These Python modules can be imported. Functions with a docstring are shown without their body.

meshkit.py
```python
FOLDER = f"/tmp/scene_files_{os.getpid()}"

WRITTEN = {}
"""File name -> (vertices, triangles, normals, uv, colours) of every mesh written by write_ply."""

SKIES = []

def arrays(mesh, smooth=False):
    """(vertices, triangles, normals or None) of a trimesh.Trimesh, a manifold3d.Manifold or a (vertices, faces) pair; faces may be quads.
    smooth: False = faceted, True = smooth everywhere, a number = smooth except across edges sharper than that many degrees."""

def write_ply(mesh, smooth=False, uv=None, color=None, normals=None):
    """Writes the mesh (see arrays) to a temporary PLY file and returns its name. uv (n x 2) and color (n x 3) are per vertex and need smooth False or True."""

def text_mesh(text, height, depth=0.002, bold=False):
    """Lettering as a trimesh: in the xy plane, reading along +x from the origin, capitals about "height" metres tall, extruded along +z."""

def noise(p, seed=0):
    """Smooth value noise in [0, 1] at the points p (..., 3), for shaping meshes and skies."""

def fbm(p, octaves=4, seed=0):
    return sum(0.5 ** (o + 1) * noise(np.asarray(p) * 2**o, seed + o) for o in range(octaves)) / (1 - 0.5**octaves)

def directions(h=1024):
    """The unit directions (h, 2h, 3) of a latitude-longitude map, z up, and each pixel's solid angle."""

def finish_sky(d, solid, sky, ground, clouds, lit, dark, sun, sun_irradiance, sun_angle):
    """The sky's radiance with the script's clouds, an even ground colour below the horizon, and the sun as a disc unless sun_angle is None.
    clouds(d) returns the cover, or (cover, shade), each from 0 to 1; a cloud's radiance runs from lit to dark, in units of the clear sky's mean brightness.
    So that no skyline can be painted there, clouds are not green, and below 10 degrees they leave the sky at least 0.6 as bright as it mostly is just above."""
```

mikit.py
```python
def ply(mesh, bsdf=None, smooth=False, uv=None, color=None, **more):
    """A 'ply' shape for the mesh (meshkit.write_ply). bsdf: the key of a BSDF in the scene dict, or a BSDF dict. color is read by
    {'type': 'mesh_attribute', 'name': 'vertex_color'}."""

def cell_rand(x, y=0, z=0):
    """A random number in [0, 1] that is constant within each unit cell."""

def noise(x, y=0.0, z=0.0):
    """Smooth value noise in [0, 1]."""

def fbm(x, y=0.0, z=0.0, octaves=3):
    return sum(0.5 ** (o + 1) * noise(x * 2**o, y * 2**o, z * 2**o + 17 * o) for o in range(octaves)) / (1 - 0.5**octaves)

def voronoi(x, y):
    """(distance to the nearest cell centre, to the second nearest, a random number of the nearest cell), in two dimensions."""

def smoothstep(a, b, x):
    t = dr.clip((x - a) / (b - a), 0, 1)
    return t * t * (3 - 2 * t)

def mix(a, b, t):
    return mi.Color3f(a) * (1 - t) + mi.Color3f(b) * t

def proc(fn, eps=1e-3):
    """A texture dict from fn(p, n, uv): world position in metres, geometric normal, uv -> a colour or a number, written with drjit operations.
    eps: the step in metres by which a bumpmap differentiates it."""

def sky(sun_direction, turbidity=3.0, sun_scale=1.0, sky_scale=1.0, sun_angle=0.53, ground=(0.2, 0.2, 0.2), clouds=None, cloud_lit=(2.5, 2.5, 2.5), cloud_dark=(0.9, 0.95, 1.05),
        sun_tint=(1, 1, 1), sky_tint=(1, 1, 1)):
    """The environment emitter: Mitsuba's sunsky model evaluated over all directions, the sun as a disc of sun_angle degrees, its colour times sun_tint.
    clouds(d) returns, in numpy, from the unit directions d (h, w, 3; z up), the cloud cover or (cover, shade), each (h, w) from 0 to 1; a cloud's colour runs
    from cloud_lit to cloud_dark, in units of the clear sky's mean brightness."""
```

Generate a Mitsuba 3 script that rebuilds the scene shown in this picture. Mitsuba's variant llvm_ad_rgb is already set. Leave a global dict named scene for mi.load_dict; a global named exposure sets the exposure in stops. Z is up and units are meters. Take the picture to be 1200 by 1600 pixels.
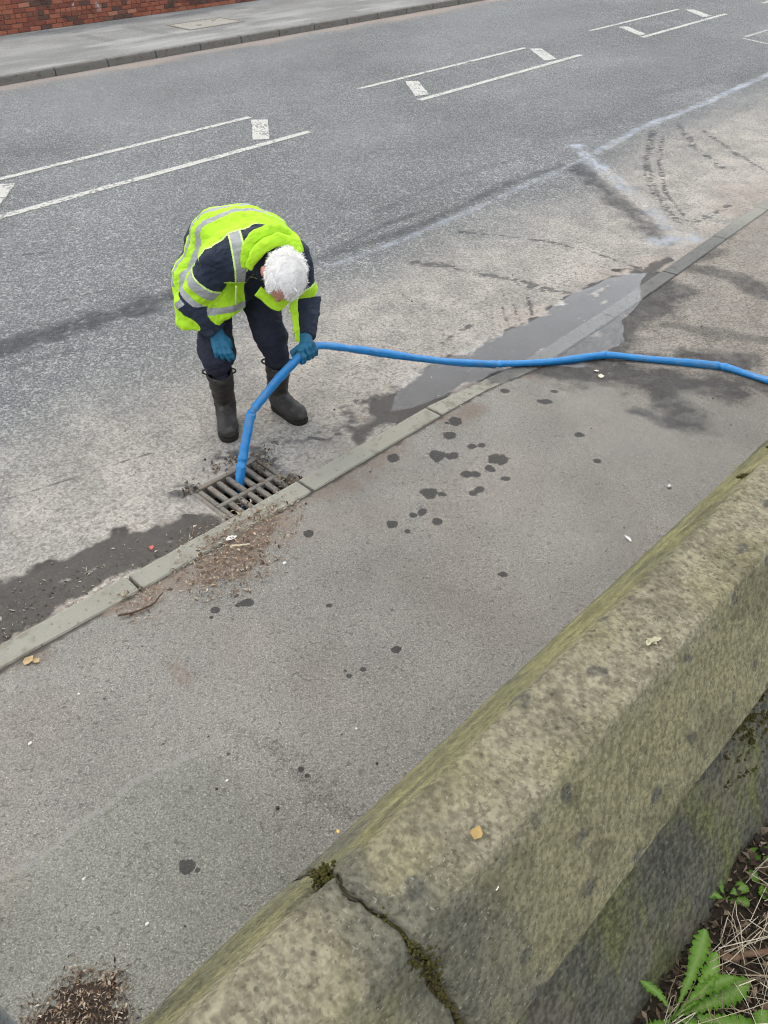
import math
import numpy as np
import trimesh, shapely
import shapely.geometry as sg
import drjit as dr
import mitsuba as mi
import manifold3d as m3
import mikit, meshkit
from mikit import noise, fbm, voronoi, smoothstep, mix, cell_rand

T = mi.ScalarTransform4f
scene, labels = {}, {}

# ------------------------------------------------------------------ camera, sky, exposure
CAM = np.array([0.0, 0.0, 2.35])
FWD = np.array([0.57798, 0.50911, -0.63778])
UPV = np.array([0.4851, 0.4141, 0.7702])
scene['camera'] = {'type': 'perspective', 'fov': 52.76, 'fov_axis': 'x', 'near_clip': 0.05, 'far_clip': 900.0,
                   'to_world': T().look_at(origin=CAM.tolist(), target=(CAM + FWD).tolist(), up=UPV.tolist())}
scene['sky'] = mikit.sky((0.15, 0.45, 0.88), turbidity=4, sun_scale=0.16, sun_angle=20,
                         clouds=lambda d: (1.0, 0.25 * meshkit.fbm(d * 3.0, 4, 5)),
                         cloud_lit=(2.38, 2.5, 2.68), cloud_dark=(1.85, 2.0, 2.2))
exposure = 2.45

# ------------------------------------------------------------------ helpers
used = {}


def key_for(name):
    n = used.get(name, 0)
    used[name] = n + 1
    return name if n == 0 else f'{name}_{n:03d}'


def add(name, mesh, bsdf, parent=None, smooth=False, color=None, **lab):
    """one entry of the scene; lab: label, category, group, kind"""
    k = key_for(f'{parent}__{name}' if parent else name)
    shape = mesh if isinstance(mesh, dict) else mikit.ply(mesh, bsdf, smooth=smooth, color=color)
    if isinstance(mesh, dict) and bsdf is not None:
        shape = {**shape, 'bsdf': {'type': 'ref', 'id': bsdf}}
    scene[k] = shape
    if lab:
        labels[k] = lab
    return k


def thing(name, label, category=None, group=None, kind=None):
    k = key_for(name)
    labels[k] = {'label': label}
    if category:
        labels[k]['category'] = category
    if group:
        labels[k]['group'] = group
    if kind:
        labels[k]['kind'] = kind
    return k


def tm(v, f):
    return trimesh.Trimesh(np.asarray(v, float), np.asarray(f, int), process=False)


def from_manifold(m):
    q = m.to_mesh()
    return tm(np.array(q.vert_properties)[:, :3], np.array(q.tri_verts))


def hull(points):
    return from_manifold(m3.Manifold.hull_points(np.asarray(points, np.float64)))


def chamfer_box(sx, sy, sz, c):
    p = []
    for a in (-1, 1):
        for b in (-1, 1):
            for d in (-1, 1):
                x, y, z = a * sx / 2, b * sy / 2, d * sz / 2
                p += [(x - a * c, y - b * c, z), (x - a * c, y, z - d * c), (x, y - b * c, z - d * c)]
    return hull(p)


def cat(ms):
    v, f, o = [], [], 0
    for m in ms:
        v.append(np.asarray(m.vertices)); f.append(np.asarray(m.faces) + o); o += len(m.vertices)
    return tm(np.vstack(v), np.vstack(f))


def poly_sheet(poly, z):
    polys = list(getattr(poly, 'geoms', [poly]))
    out = []
    for p in polys:
        v, f = trimesh.creation.triangulate_polygon(p, engine='earcut')
        v = np.asarray(v); f = np.asarray(f)
        a = np.cross(v[f[:, 1]] - v[f[:, 0]], v[f[:, 2]] - v[f[:, 0]])
        f[a < 0] = f[a < 0][:, ::-1]
        out.append(tm(np.c_[v, np.full(len(v), z)], f))
    return cat(out)


def rough_poly(pts, step, amp, freq, seed):
    """polygon through pts with an uneven outline"""
    p = sg.Polygon(pts).buffer(0).segmentize(step)
    c = np.array(p.exterior.coords)[:-1]
    q = np.c_[c * freq, np.zeros(len(c))]
    d = np.c_[meshkit.fbm(q, 3, seed), meshkit.fbm(q + 31.7, 3, seed + 9)] - 0.5
    return sg.Polygon(c + 2 * amp * d).buffer(0)


def tube(path, rad, n=12, cap=True, flat=1.0, up=(0, 0, 1)):
    """closed tube along path; rad: number or one radius per point; flat squashes it along the up direction"""
    P = np.asarray(path, float)
    rad = np.broadcast_to(np.asarray(rad, float), (len(P),))
    tng = np.gradient(P, axis=0)
    tng /= np.linalg.norm(tng, axis=1, keepdims=True) + 1e-12
    up = np.asarray(up, float)
    a = np.cross(tng, up)
    bad = np.linalg.norm(a, axis=1) < 1e-3
    a[bad] = np.cross(tng[bad], [1, 0.3, 0.0])
    a /= np.linalg.norm(a, axis=1, keepdims=True)
    b = np.cross(a, tng)
    th = np.arange(n) * 2 * np.pi / n
    flat = np.broadcast_to(np.asarray(flat, float), (len(P),))
    V = P[:, None] + rad[:, None, None] * (np.cos(th)[None, :, None] * a[:, None] + flat[:, None, None] * np.sin(th)[None, :, None] * b[:, None])
    V = V.reshape(-1, 3)
    F = []
    for i in range(len(P) - 1):
        for j in range(n):
            k = (j + 1) % n
            F += [(i * n + j, i * n + k, (i + 1) * n + k), (i * n + j, (i + 1) * n + k, (i + 1) * n + j)]
    if cap:
        V = np.vstack([V, P[:1], P[-1:]])
        s, e = len(V) - 2, len(V) - 1
        for j in range(n):
            k = (j + 1) % n
            F += [(s, k, j), (e, (len(P) - 1) * n + j, (len(P) - 1) * n + k)]
    return tm(V, F)


def spline(pts, n, rounds=None):
    """Catmull-Rom through pts, n samples per span"""
    P = np.asarray(pts, float)
    Q = np.vstack([2 * P[0] - P[1], P, 2 * P[-1] - P[-2]])
    out = []
    for i in range(len(P) - 1):
        a, b, c, d = Q[i:i + 4]
        for t in np.arange(n) / n:
            out.append(0.5 * (2 * b + (c - a) * t + (2 * a - 5 * b + 4 * c - d) * t * t + (3 * b - a - 3 * c + d) * t ** 3))
    out.append(P[-1])
    return np.array(out)


# signed distances (numpy) and surface nets
def sd_cone(p, a, b, ra, rb):
    a, b = np.asarray(a, float), np.asarray(b, float)
    ba = b - a
    t = np.clip(((p - a) @ ba) / (ba @ ba), 0, 1)
    return np.linalg.norm(p - a - t[..., None] * ba, axis=-1) - (ra + (rb - ra) * t)


def sd_ell(p, c, ax, r):
    """ellipsoid, ax: rows are the axes"""
    q = (p - np.asarray(c, float)) @ np.asarray(ax, float).T
    r = np.asarray(r, float)
    k0 = np.linalg.norm(q / r, axis=-1)
    k1 = np.linalg.norm(q / r ** 2, axis=-1) + 1e-9
    return k0 * (k0 - 1) / k1


def smin(a, b, k):
    h = np.clip(0.5 + 0.5 * (b - a) / k, 0, 1)
    return b + (a - b) * h - k * h * (1 - h)


def smax(a, b, k):
    return -smin(-a, -b, k)


def nets(f, lo, hi, h):
    lo, hi = np.asarray(lo, float), np.asarray(hi, float)
    n = np.ceil((hi - lo) / h).astype(int) + 1
    g = np.stack(np.meshgrid(*[lo[i] + h * np.arange(n[i]) for i in range(3)], indexing='ij'), -1)
    v = np.concatenate([f(g[i:i + 16]) for i in range(0, n[0], 16)], 0)
    s = v < 0
    c = np.zeros(n - 1, int)
    for a in (0, 1):
        for b in (0, 1):
            for d in (0, 1):
                c += s[a:n[0] - 1 + a, b:n[1] - 1 + b, d:n[2] - 1 + d]
    act = (c > 0) & (c < 8)
    idx = np.full(n - 1, -1)
    cells = np.argwhere(act)
    idx[act] = np.arange(len(cells))
    acc, cnt = np.zeros((len(cells), 3)), np.zeros(len(cells))
    corners = [(a, b, d) for a in (0, 1) for b in (0, 1) for d in (0, 1)]
    for p0 in corners:
        for ax in range(3):
            if p0[ax]:
                continue
            p1 = list(p0); p1[ax] = 1
            i0, i1 = cells + p0, cells + p1
            v0, v1 = v[tuple(i0.T)], v[tuple(i1.T)]
            m = (v0 < 0) != (v1 < 0)
            t = np.where(m, v0 / np.where(m, v0 - v1, 1), 0)
            pos = i0 + t[:, None] * (i1 - i0)
            acc[m] += pos[m]; cnt[m] += 1
    V = lo + h * acc / cnt[:, None]
    F = []
    for ax in range(3):
        sl0 = [slice(1, n[i] - 1) for i in range(3)]; sl1 = list(sl0)
        sl0[ax] = slice(0, n[ax] - 1); sl1[ax] = slice(1, n[ax])
        e = s[tuple(sl0)] != s[tuple(sl1)]
        pos = np.argwhere(e)
        off = np.ones(3, int); off[ax] = 0
        pos = pos + off
        u, w = (ax + 1) % 3, (ax + 2) % 3
        du, dw = np.eye(3, dtype=int)[u], np.eye(3, dtype=int)[w]
        q = np.stack([idx[tuple((pos - du - dw).T)], idx[tuple((pos - dw).T)], idx[tuple(pos.T)], idx[tuple((pos - du).T)]], 1)
        inside = s[tuple(pos.T)]
        q[~inside] = q[~inside]
        q[inside] = q[inside][:, ::-1]
        F.append(q)
    F = np.vstack(F)
    F = F[(F >= 0).all(1)]
    return tm(V, np.vstack([F[:, [0, 1, 2]], F[:, [0, 2, 3]]]))


def vnormals(m):
    return meshkit.arrays(m, True)[2]


def wrinkle(m, amp, freq, seed, octaves=3):
    v = np.asarray(m.vertices)
    d = meshkit.fbm(v * np.asarray(freq), octaves, seed) - 0.5
    return tm(v + vnormals(m) * (2 * amp * d)[:, None], m.faces)


def relax(m, n=3):
    m = m.copy()
    trimesh.smoothing.filter_taubin(m, iterations=n)
    return m


def split(m, which, names):
    """which: one integer per face -> {name: submesh}"""
    out = {}
    for i, nm in enumerate(names):
        f = np.asarray(m.faces)[which == i]
        if len(f):
            u, inv = np.unique(f, return_inverse=True)
            out[nm] = tm(np.asarray(m.vertices)[u], inv.reshape(-1, 3))
    return out


rng = np.random.default_rng(7)


# ------------------------------------------------------------------ where the ground is wet or marked (world metres)
ROAD_DARK = [([(1.536, 4.882), (1.766, 4.833), (2.197, 4.785), (2.632, 4.681), (3.057, 4.622)], 0.19, 1.0), ([(1.53, 4.543), (1.859, 4.526), (2.113, 4.422)], 0.05, 0.35), ([(4.137, 4.324), (4.567, 4.274), (5.093, 4.167), (5.866, 4.203), (6.74, 4.234), (7.554, 4.15)], 0.1, 0.6), ([(4.363, 4.366), (5.046, 4.414), (5.536, 4.385)], 0.05, 0.5), ([(5.279, 4.693), (6.423, 4.776), (7.373, 4.658)], 0.06, 0.35), ([(7.705, 6.326), (9.205, 6.278), (10.143, 5.997), (11.538, 5.698), (13.021, 5.013)], 0.05, 0.12), ([(8.342, 4.872), (9.401, 4.726), (11.052, 4.871), (12.567, 4.626)], 0.14, 0.2), ([(7.58, 3.978), (7.071, 3.376), (6.548, 2.785), (6.201, 2.384)], 0.16, 0.942)]
TREAD = [([(5.346, 3.816), (5.523, 3.42), (5.627, 3.115), (5.653, 2.719), (5.595, 2.347)], 0.028, 1.0), ([(4.576, 3.74), (4.687, 3.449), (4.767, 3.087), (4.797, 2.657), (4.868, 2.487)], 0.063, 1.0), ([(9.376, 4.051), (8.157, 3.525), (7.346, 3.044), (6.692, 2.489)], 0.057, 1.0), ([(9.187, 3.841), (8.241, 3.424), (7.415, 2.961), (6.812, 2.468)], 0.034, 1.0), ([(9.846, 3.938), (9.039, 3.398), (8.498, 2.866)], 0.057, 1.0), ([(9.748, 3.596), (9.083, 2.955), (8.663, 2.462)], 0.04, 1.0), ([(6.802, 2.406), (7.41, 2.345)], 0.057, 1.0), ([(4.211, 2.699), (4.023, 2.579)], 0.023, 1.0), ([(4.371, 2.729), (4.115, 2.514)], 0.023, 1.0), ([(4.484, 2.725), (4.263, 2.515)], 0.023, 1.0), ([(4.602, 2.668), (4.386, 2.492)], 0.023, 1.0), ([(3.667, 2.72), (4.023, 2.725)], 0.023, 1.0), ([(1.021, 3.339), (1.33, 3.24), (1.697, 3.128)], 0.013, 1.0), ([(2.621, 6.236), (2.878, 6.097)], 0.034, 1.0), ([(2.398, 5.201), (2.7, 5.098)], 0.023, 1.0), ([(2.058, 2.581), (2.1, 2.593)], 0.046, 1.0), ([(1.929, 2.82), (1.993, 2.781)], 0.046, 1.0), ([(1.627, 2.691), (1.592, 2.747)], 0.068, 1.0), ([(2.089, 2.74), (2.022, 2.471), (2.035, 2.414)], 0.057, 1.0), ([(2.196, 2.706), (2.44, 2.514), (2.693, 2.461)], 0.068, 1.0), ([(2.674, 2.638), (2.576, 2.45)], 0.057, 1.0)]
ROAD_WET = [([(4.126, 4.138), (4.396, 4.117), (4.978, 4.072), (5.688, 4.071), (6.495, 4.07), (7.477, 4.103), (8.136, 4.106)], 0.05, 0.6), ([(8.136, 4.106), (9.415, 4.231), (10.689, 4.172), (13.918, 4.201)], 0.075, 0.9), ([(8.283, 4.401), (7.666, 3.771), (7.205, 3.214)], 0.11, 1.0), ([(7.205, 3.214), (6.845, 2.811), (6.437, 2.44)], 0.08, 0.7), ([(6.194, 2.437), (6.408, 2.314)], 0.16, 1.0)]
MUD = [([(4.75, 2.41), (5.2, 2.37), (5.4, 2.3)], 0.08, 1.0), ([(3.5, 2.27), (4.2, 2.2), (5.35, 2.17)], 0.09, 1.0), ([(2.85, 2.44), (3.2, 2.45), (3.8, 2.38), (4.4, 2.29), (5.0, 2.26), (5.45, 2.23)], 0.19, 1.0), ([(3.2, 2.46), (4.0, 2.4), (4.9, 2.33)], 0.12, 1.0), ([(5.4, 2.25), (5.9, 2.21)], 0.06, 0.7), ([(0.472, 2.714), (0.657, 2.749), (0.85, 2.671), (1.057, 2.647), (1.271, 2.563), (1.477, 2.452)], 0.13, 1.0), ([(0.416, 2.598), (0.566, 2.578), (0.844, 2.559), (1.157, 2.499), (1.485, 2.415)], 0.1, 1.0), ([(2.53, 2.408), (2.862, 2.417), (3.334, 2.415)], 0.1, 0.7), ([(2.739, 2.407), (3.052, 2.385), (3.409, 2.327), (3.65, 2.284)], 0.06, 1.0)]
PUDDLE = [(2.835, 2.418), (3.0, 2.525), (3.193, 2.573), (3.435, 2.542), (3.703, 2.494), (4.024, 2.469), (4.319, 2.41), (4.591, 2.427), (4.877, 2.416), (5.175, 2.375), (5.423, 2.298), (5.5, 2.207), (5.222, 2.143), (5.038, 2.026), (4.63, 1.968), (4.441, 1.836), (4.222, 1.854), (3.925, 1.865), (3.794, 2.032), (3.648, 2.167), (3.491, 2.222), (3.177, 2.295), (2.983, 2.329)]
FOOT_WET = [([(3.9, 1.8), (4.05, 1.55), (4.1, 1.35)], 0.286, 1.0), ([(4.6, 1.95), (5.2, 1.98)], 0.26, 1.0), ([(3.8, 2.05), (4.4, 1.95), (5.0, 2.0), (5.4, 2.05)], 0.195, 1.0), ([(3.833, 1.928), (3.997, 1.675), (4.087, 1.392), (4.209, 1.135)], 0.208, 1.0), ([(4.018, 1.359), (3.733, 1.168)], 0.169, 0.9), ([(3.669, 1.344), (3.655, 1.114)], 0.078, 0.8), ([(4.33, 1.853), (4.891, 1.913), (5.378, 1.908)], 0.208, 0.85), ([(5.827, 2.012), (5.808, 1.661), (5.678, 1.381)], 0.13, 0.7), ([(5.978, 2.029), (6.295, 1.958)], 0.104, 0.6), ([(4.792, 1.727), (4.875, 1.414), (4.954, 1.114)], 0.104, 0.5), ([(7.193, 2.158), (7.89, 2.135)], 0.156, 0.8), ([(4.365, 1.123), (4.351, 0.857)], 0.078, 0.6), ([(3.75, 1.98), (4.2, 1.72), (4.45, 1.45), (4.6, 1.15)], 0.13, 0.9)]
ROUGH = [([(0.872, 1.277), (0.865, 1.103), (0.855, 0.979), (0.843, 0.88)], 0.035, 0.7), ([(0.862, 1.345), (0.822, 1.431)], 0.03, 0.4), ([(0.865, 1.826), (0.84, 1.699)], 0.03, 0.5)]
CRACK = [([(0.012, 1.546), (0.05, 1.544), (0.118, 1.522), (0.193, 1.509), (0.288, 1.522), (0.366, 1.503), (0.469, 1.516), (0.551, 1.492), (0.677, 1.454), (0.791, 1.428)], 0.012, 1.0)]
SPOTS = [(3.361, 1.766, 0.039), (2.858, 2.009, 0.037), (2.729, 1.945, 0.033), (2.396, 2.039, 0.035), (2.549, 1.885, 0.048), (2.591, 1.828, 0.038), (2.714, 1.632, 0.051), (2.624, 1.623, 0.031), (2.516, 1.678, 0.028), (2.542, 1.647, 0.025), (2.725, 1.799, 0.023), (2.761, 1.766, 0.023), (2.457, 1.561, 0.03), (2.414, 1.574, 0.021), (1.996, 1.714, 0.026), (2.006, 1.629, 0.014), (1.71, 1.955, 0.023), (1.145, 1.905, 0.018), (1.253, 1.838, 0.026), (1.221, 1.855, 0.013), (1.456, 1.575, 0.013), (1.457, 1.226, 0.019), (1.109, 1.885, 0.01), (0.431, 1.157, 0.021), (0.442, 1.126, 0.009), (0.427, 1.179, 0.009), (3.009, 1.254, 0.022), (3.171, 1.444, 0.026), (2.285, 1.724, 0.042), (2.313, 1.677, 0.024), (2.606, 1.517, 0.021), (2.152, 1.663, 0.026), (2.106, 1.682, 0.02), (2.142, 1.57, 0.023), (2.814, 2.031, 0.017), (2.834, 2.124, 0.017), (3.317, 1.999, 0.029), (3.529, 1.803, 0.022), (1.304, 1.256, 0.012), (1.248, 1.277, 0.012), (1.257, 1.302, 0.007), (0.753, 1.359, 0.008), (0.637, 1.557, 0.004), (0.868, 1.135, 0.012), (0.865, 1.103, 0.01), (2.044, 1.151, 0.018), (3.032, 0.887, 0.012)]
PATCH1 = [(1.264, 2.18), (1.194, 2.113), (1.222, 2.024), (1.353, 1.957), (1.49, 1.989), (1.601, 2.07), (1.735, 2.151), (1.728, 2.23), (1.591, 2.25), (1.426, 2.274)]
PATCH2 = [(-0.12, 1.161), (-0.088, 1.171), (-0.028, 1.165), (0.019, 1.152), (0.073, 1.153), (0.113, 1.118), (0.137, 1.079), (0.123, 1.024), (0.116, 0.977), (0.117, 0.909), (0.031, 0.883), (-0.127, 1.025)]
PATCH3 = [(0.923, 2.261), (0.864, 2.238), (0.871, 2.162), (0.935, 2.124), (1.022, 2.119), (1.072, 2.143), (1.031, 2.218)]
HEAP = [([(1.28, 2.12), (1.4, 2.06), (1.52, 2.1), (1.66, 2.18)], 0.1155, 1), ([(1.45, 2.14), (1.58, 2.16)], 0.11000000000000001, 1), ([(0.9, 2.2), (1.0, 2.15), (1.06, 2.17)], 0.05500000000000001, 0.8049999999999999), ([(0.865, 1.79), (0.845, 1.72)], 0.033, 0.575), ([(1.7, 2.0), (2.0, 1.85)], 0.132, 0.2875)]


# ------------------------------------------------------------------ materials
def seg_field(x, y, lines, edge, soft=0.55):
    """how strongly a point lies in one of the streaks (polyline, half width, strength), 0 to 1; edge is an unevenness in metres"""
    out = mi.Float(0)
    for pts, w, s in lines:
        d2 = mi.Float(1e9)
        for (ax, ay), (bx, by) in zip(pts[:-1], pts[1:]):
            ux, uy = bx - ax, by - ay
            t = dr.clip(((x - ax) * ux + (y - ay) * uy) / (ux * ux + uy * uy), 0, 1)
            d2 = dr.minimum(d2, dr.square(x - ax - t * ux) + dr.square(y - ay - t * uy))
        out = dr.maximum(out, s * (1 - smoothstep(soft * w, 1.15 * w, dr.sqrt(d2) + edge * w)))
    return out


def spot_field(x, y, spots, edge):
    out = mi.Float(1e9)
    for sx, sy, r in spots:
        out = dr.minimum(out, dr.sqrt(dr.square(x - sx) + dr.square(y - sy)) / r)
    return 1 - smoothstep(0.85, 1.05, out + edge)


def kerb_y(x):
    """the near kerb's line as a smooth curve"""
    return 2.148 + 0.0092 * dr.square(dr.maximum(5.7 - x, 0))


def road_masks(p):
    x, y = p.x, p.y
    rag = (fbm(x * 9, y * 9, 0.3, 4) - 0.5) * 2.2
    dark = seg_field(x, y, ROAD_DARK, rag * 0.8, 0.0)
    wet = seg_field(x, y, ROAD_WET, rag * 1.5, 0.0) * (0.3 + 0.7 * smoothstep(0.3, 0.62, 0.5 * noise(x * 26, y * 26, 3.0) + 0.5 * fbm(x * 5, y * 5, 7.0, 3)))
    mud = seg_field(x, y, MUD, rag, 0.4)
    tread = seg_field(x, y, TREAD, rag * 0.9, 0.0) * smoothstep(0.36, 0.58, 0.6 * noise(x * 34 + y * 12, y * 34, 6.0) + 0.4 * fbm(x * 8, y * 8, 3.0, 3))
    return dr.maximum(dark, tread), wet, mud


def grain(p, f):
    return noise(p.x * f, p.y * f, 3.1)


def chips(p, f):
    """stone chippings set in the binder: (brightness of the nearest chip, closeness to its centre)"""
    d1, d2, r = voronoi(p.x * f, p.y * f)
    return r, smoothstep(0.02, 0.3, d2 - d1)


def road_color(p, n, uv):
    x, y = p.x, p.y
    dark, wet, mud = road_masks(p)
    r, inner = chips(p, 95.0)
    r2, inner2 = chips(p, 42.0)
    g = noise(x * 240, y * 240, 0.5)
    big = fbm(x * 0.7, y * 0.9, 2.0, 4)
    mid = fbm(x * 6, y * 6, 5.0, 3)
    c = mix((0.105, 0.110, 0.112), (0.262, 0.268, 0.265), smoothstep(0.2, 0.8, r * 0.6 + g * 0.4)) * (0.66 + 0.34 * inner)
    c = mix(c, (0.36, 0.36, 0.345), smoothstep(0.86, 0.95, r2) * inner2 * 0.8)
    c = mix(c, (0.40, 0.39, 0.37), smoothstep(0.88, 0.93, r) * inner * 0.7)
    c = c * (0.66 + 0.46 * big + 0.24 * mid)
    # dust and worn binder towards the gutters
    ky = kerb_y(x)
    a = y - ky + (fbm(x * 1.4, y * 1.4, 8.0, 4) - 0.5) * 0.9
    worn = (1 - smoothstep(0.6, 2.1, a)) * (0.72 + 0.28 * smoothstep(0.3, 0.7, mid))
    dust = mix((0.315, 0.287, 0.248), (0.475, 0.437, 0.384), smoothstep(0.2, 0.75, 0.55 * g + 0.45 * r)) * (0.85 + 0.3 * mid)
    c = mix(c, dust, worn * 0.85)
    pits = smoothstep(0.66, 0.8, noise(x * 55, y * 55, 9.0)) * worn
    c = mix(c, (0.09, 0.08, 0.07), pits * 0.45)
    red = (1 - smoothstep(0.1, 0.5, a)) * smoothstep(0.35, 0.65, fbm(x * 3, y * 3, 1.0, 3))
    c = mix(c, (0.27, 0.215, 0.175), red * 0.45)
    b = 12.4 - y + (fbm(x * 1.1, y * 2.4, 4.0, 3) - 0.5) * 0.5
    far = 1 - smoothstep(0.15, 0.6, b)
    c = mix(c, mix((0.24, 0.19, 0.16), (0.37, 0.315, 0.275), g), far * 0.85)
    # damp
    k = dark * (0.35 + 0.65 * smoothstep(0.3, 0.65, 0.4 * g + 0.3 * r + 0.3 * noise(x * 28, y * 28, 6.0))) * 1.4
    c = mix(c, c * mi.Color3f(0.28, 0.285, 0.31), dr.minimum(k, 1) * 0.95)
    c = mix(c, mix((0.12, 0.138, 0.168), (0.29, 0.325, 0.385), fbm(x * 12, y * 12, 4.0, 4)), wet * 0.75)
    c = mix(c, mix((0.020, 0.018, 0.016), (0.058, 0.051, 0.045), 0.5 * noise(x * 130, y * 130, 2.2) + 0.5 * fbm(x * 9, y * 9, 2.0, 3)), smoothstep(0.1, 0.8, mud) * 0.95)
    return c


def road_rough(p, n, uv):
    dark, wet, mud = road_masks(p)
    return dr.clip(0.85 - 0.25 * dark - 0.66 * smoothstep(0.2, 0.7, wet * (0.45 + 0.6 * smoothstep(0.32, 0.6, fbm(p.x * 7, p.y * 7, 4.0, 4)))) - 0.34 * smoothstep(0.3, 0.8, mud) + 0.2 * (noise(p.x * 60, p.y * 60, 1.0) - 0.5), 0.07, 0.95)


def road_bump(p, n, uv):
    r, inner = chips(p, 95.0)
    wet = dr.maximum(seg_field(p.x, p.y, ROAD_WET, 0.0), seg_field(p.x, p.y, MUD, 0.0))
    return (inner * (0.5 + 0.5 * r) + 0.6 * noise(p.x * 40, p.y * 40, 1.0)) * (1 - 0.85 * wet)


def paint_bump(p, n, uv):
    r, inner = chips(p, 95.0)
    return inner * (0.5 + 0.5 * r)


def foot_masks(p):
    x, y = p.x, p.y
    rag = (fbm(x * 10, y * 10, 0.7, 4) - 0.5) * 1.4 + (fbm(x * 3.2, y * 3.2, 1.7, 3) - 0.5) * 1.5
    wet = seg_field(x, y, FOOT_WET, rag, 0.25) * (0.72 + 0.28 * smoothstep(0.3, 0.6, noise(x * 22, y * 22, 2.0))) * 1.25
    wet = dr.minimum(wet, 1)
    spots = spot_field(x, y, SPOTS, (fbm(x * 34, y * 34, 0.2, 3) - 0.5) * 1.15)
    return wet, spots


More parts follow.
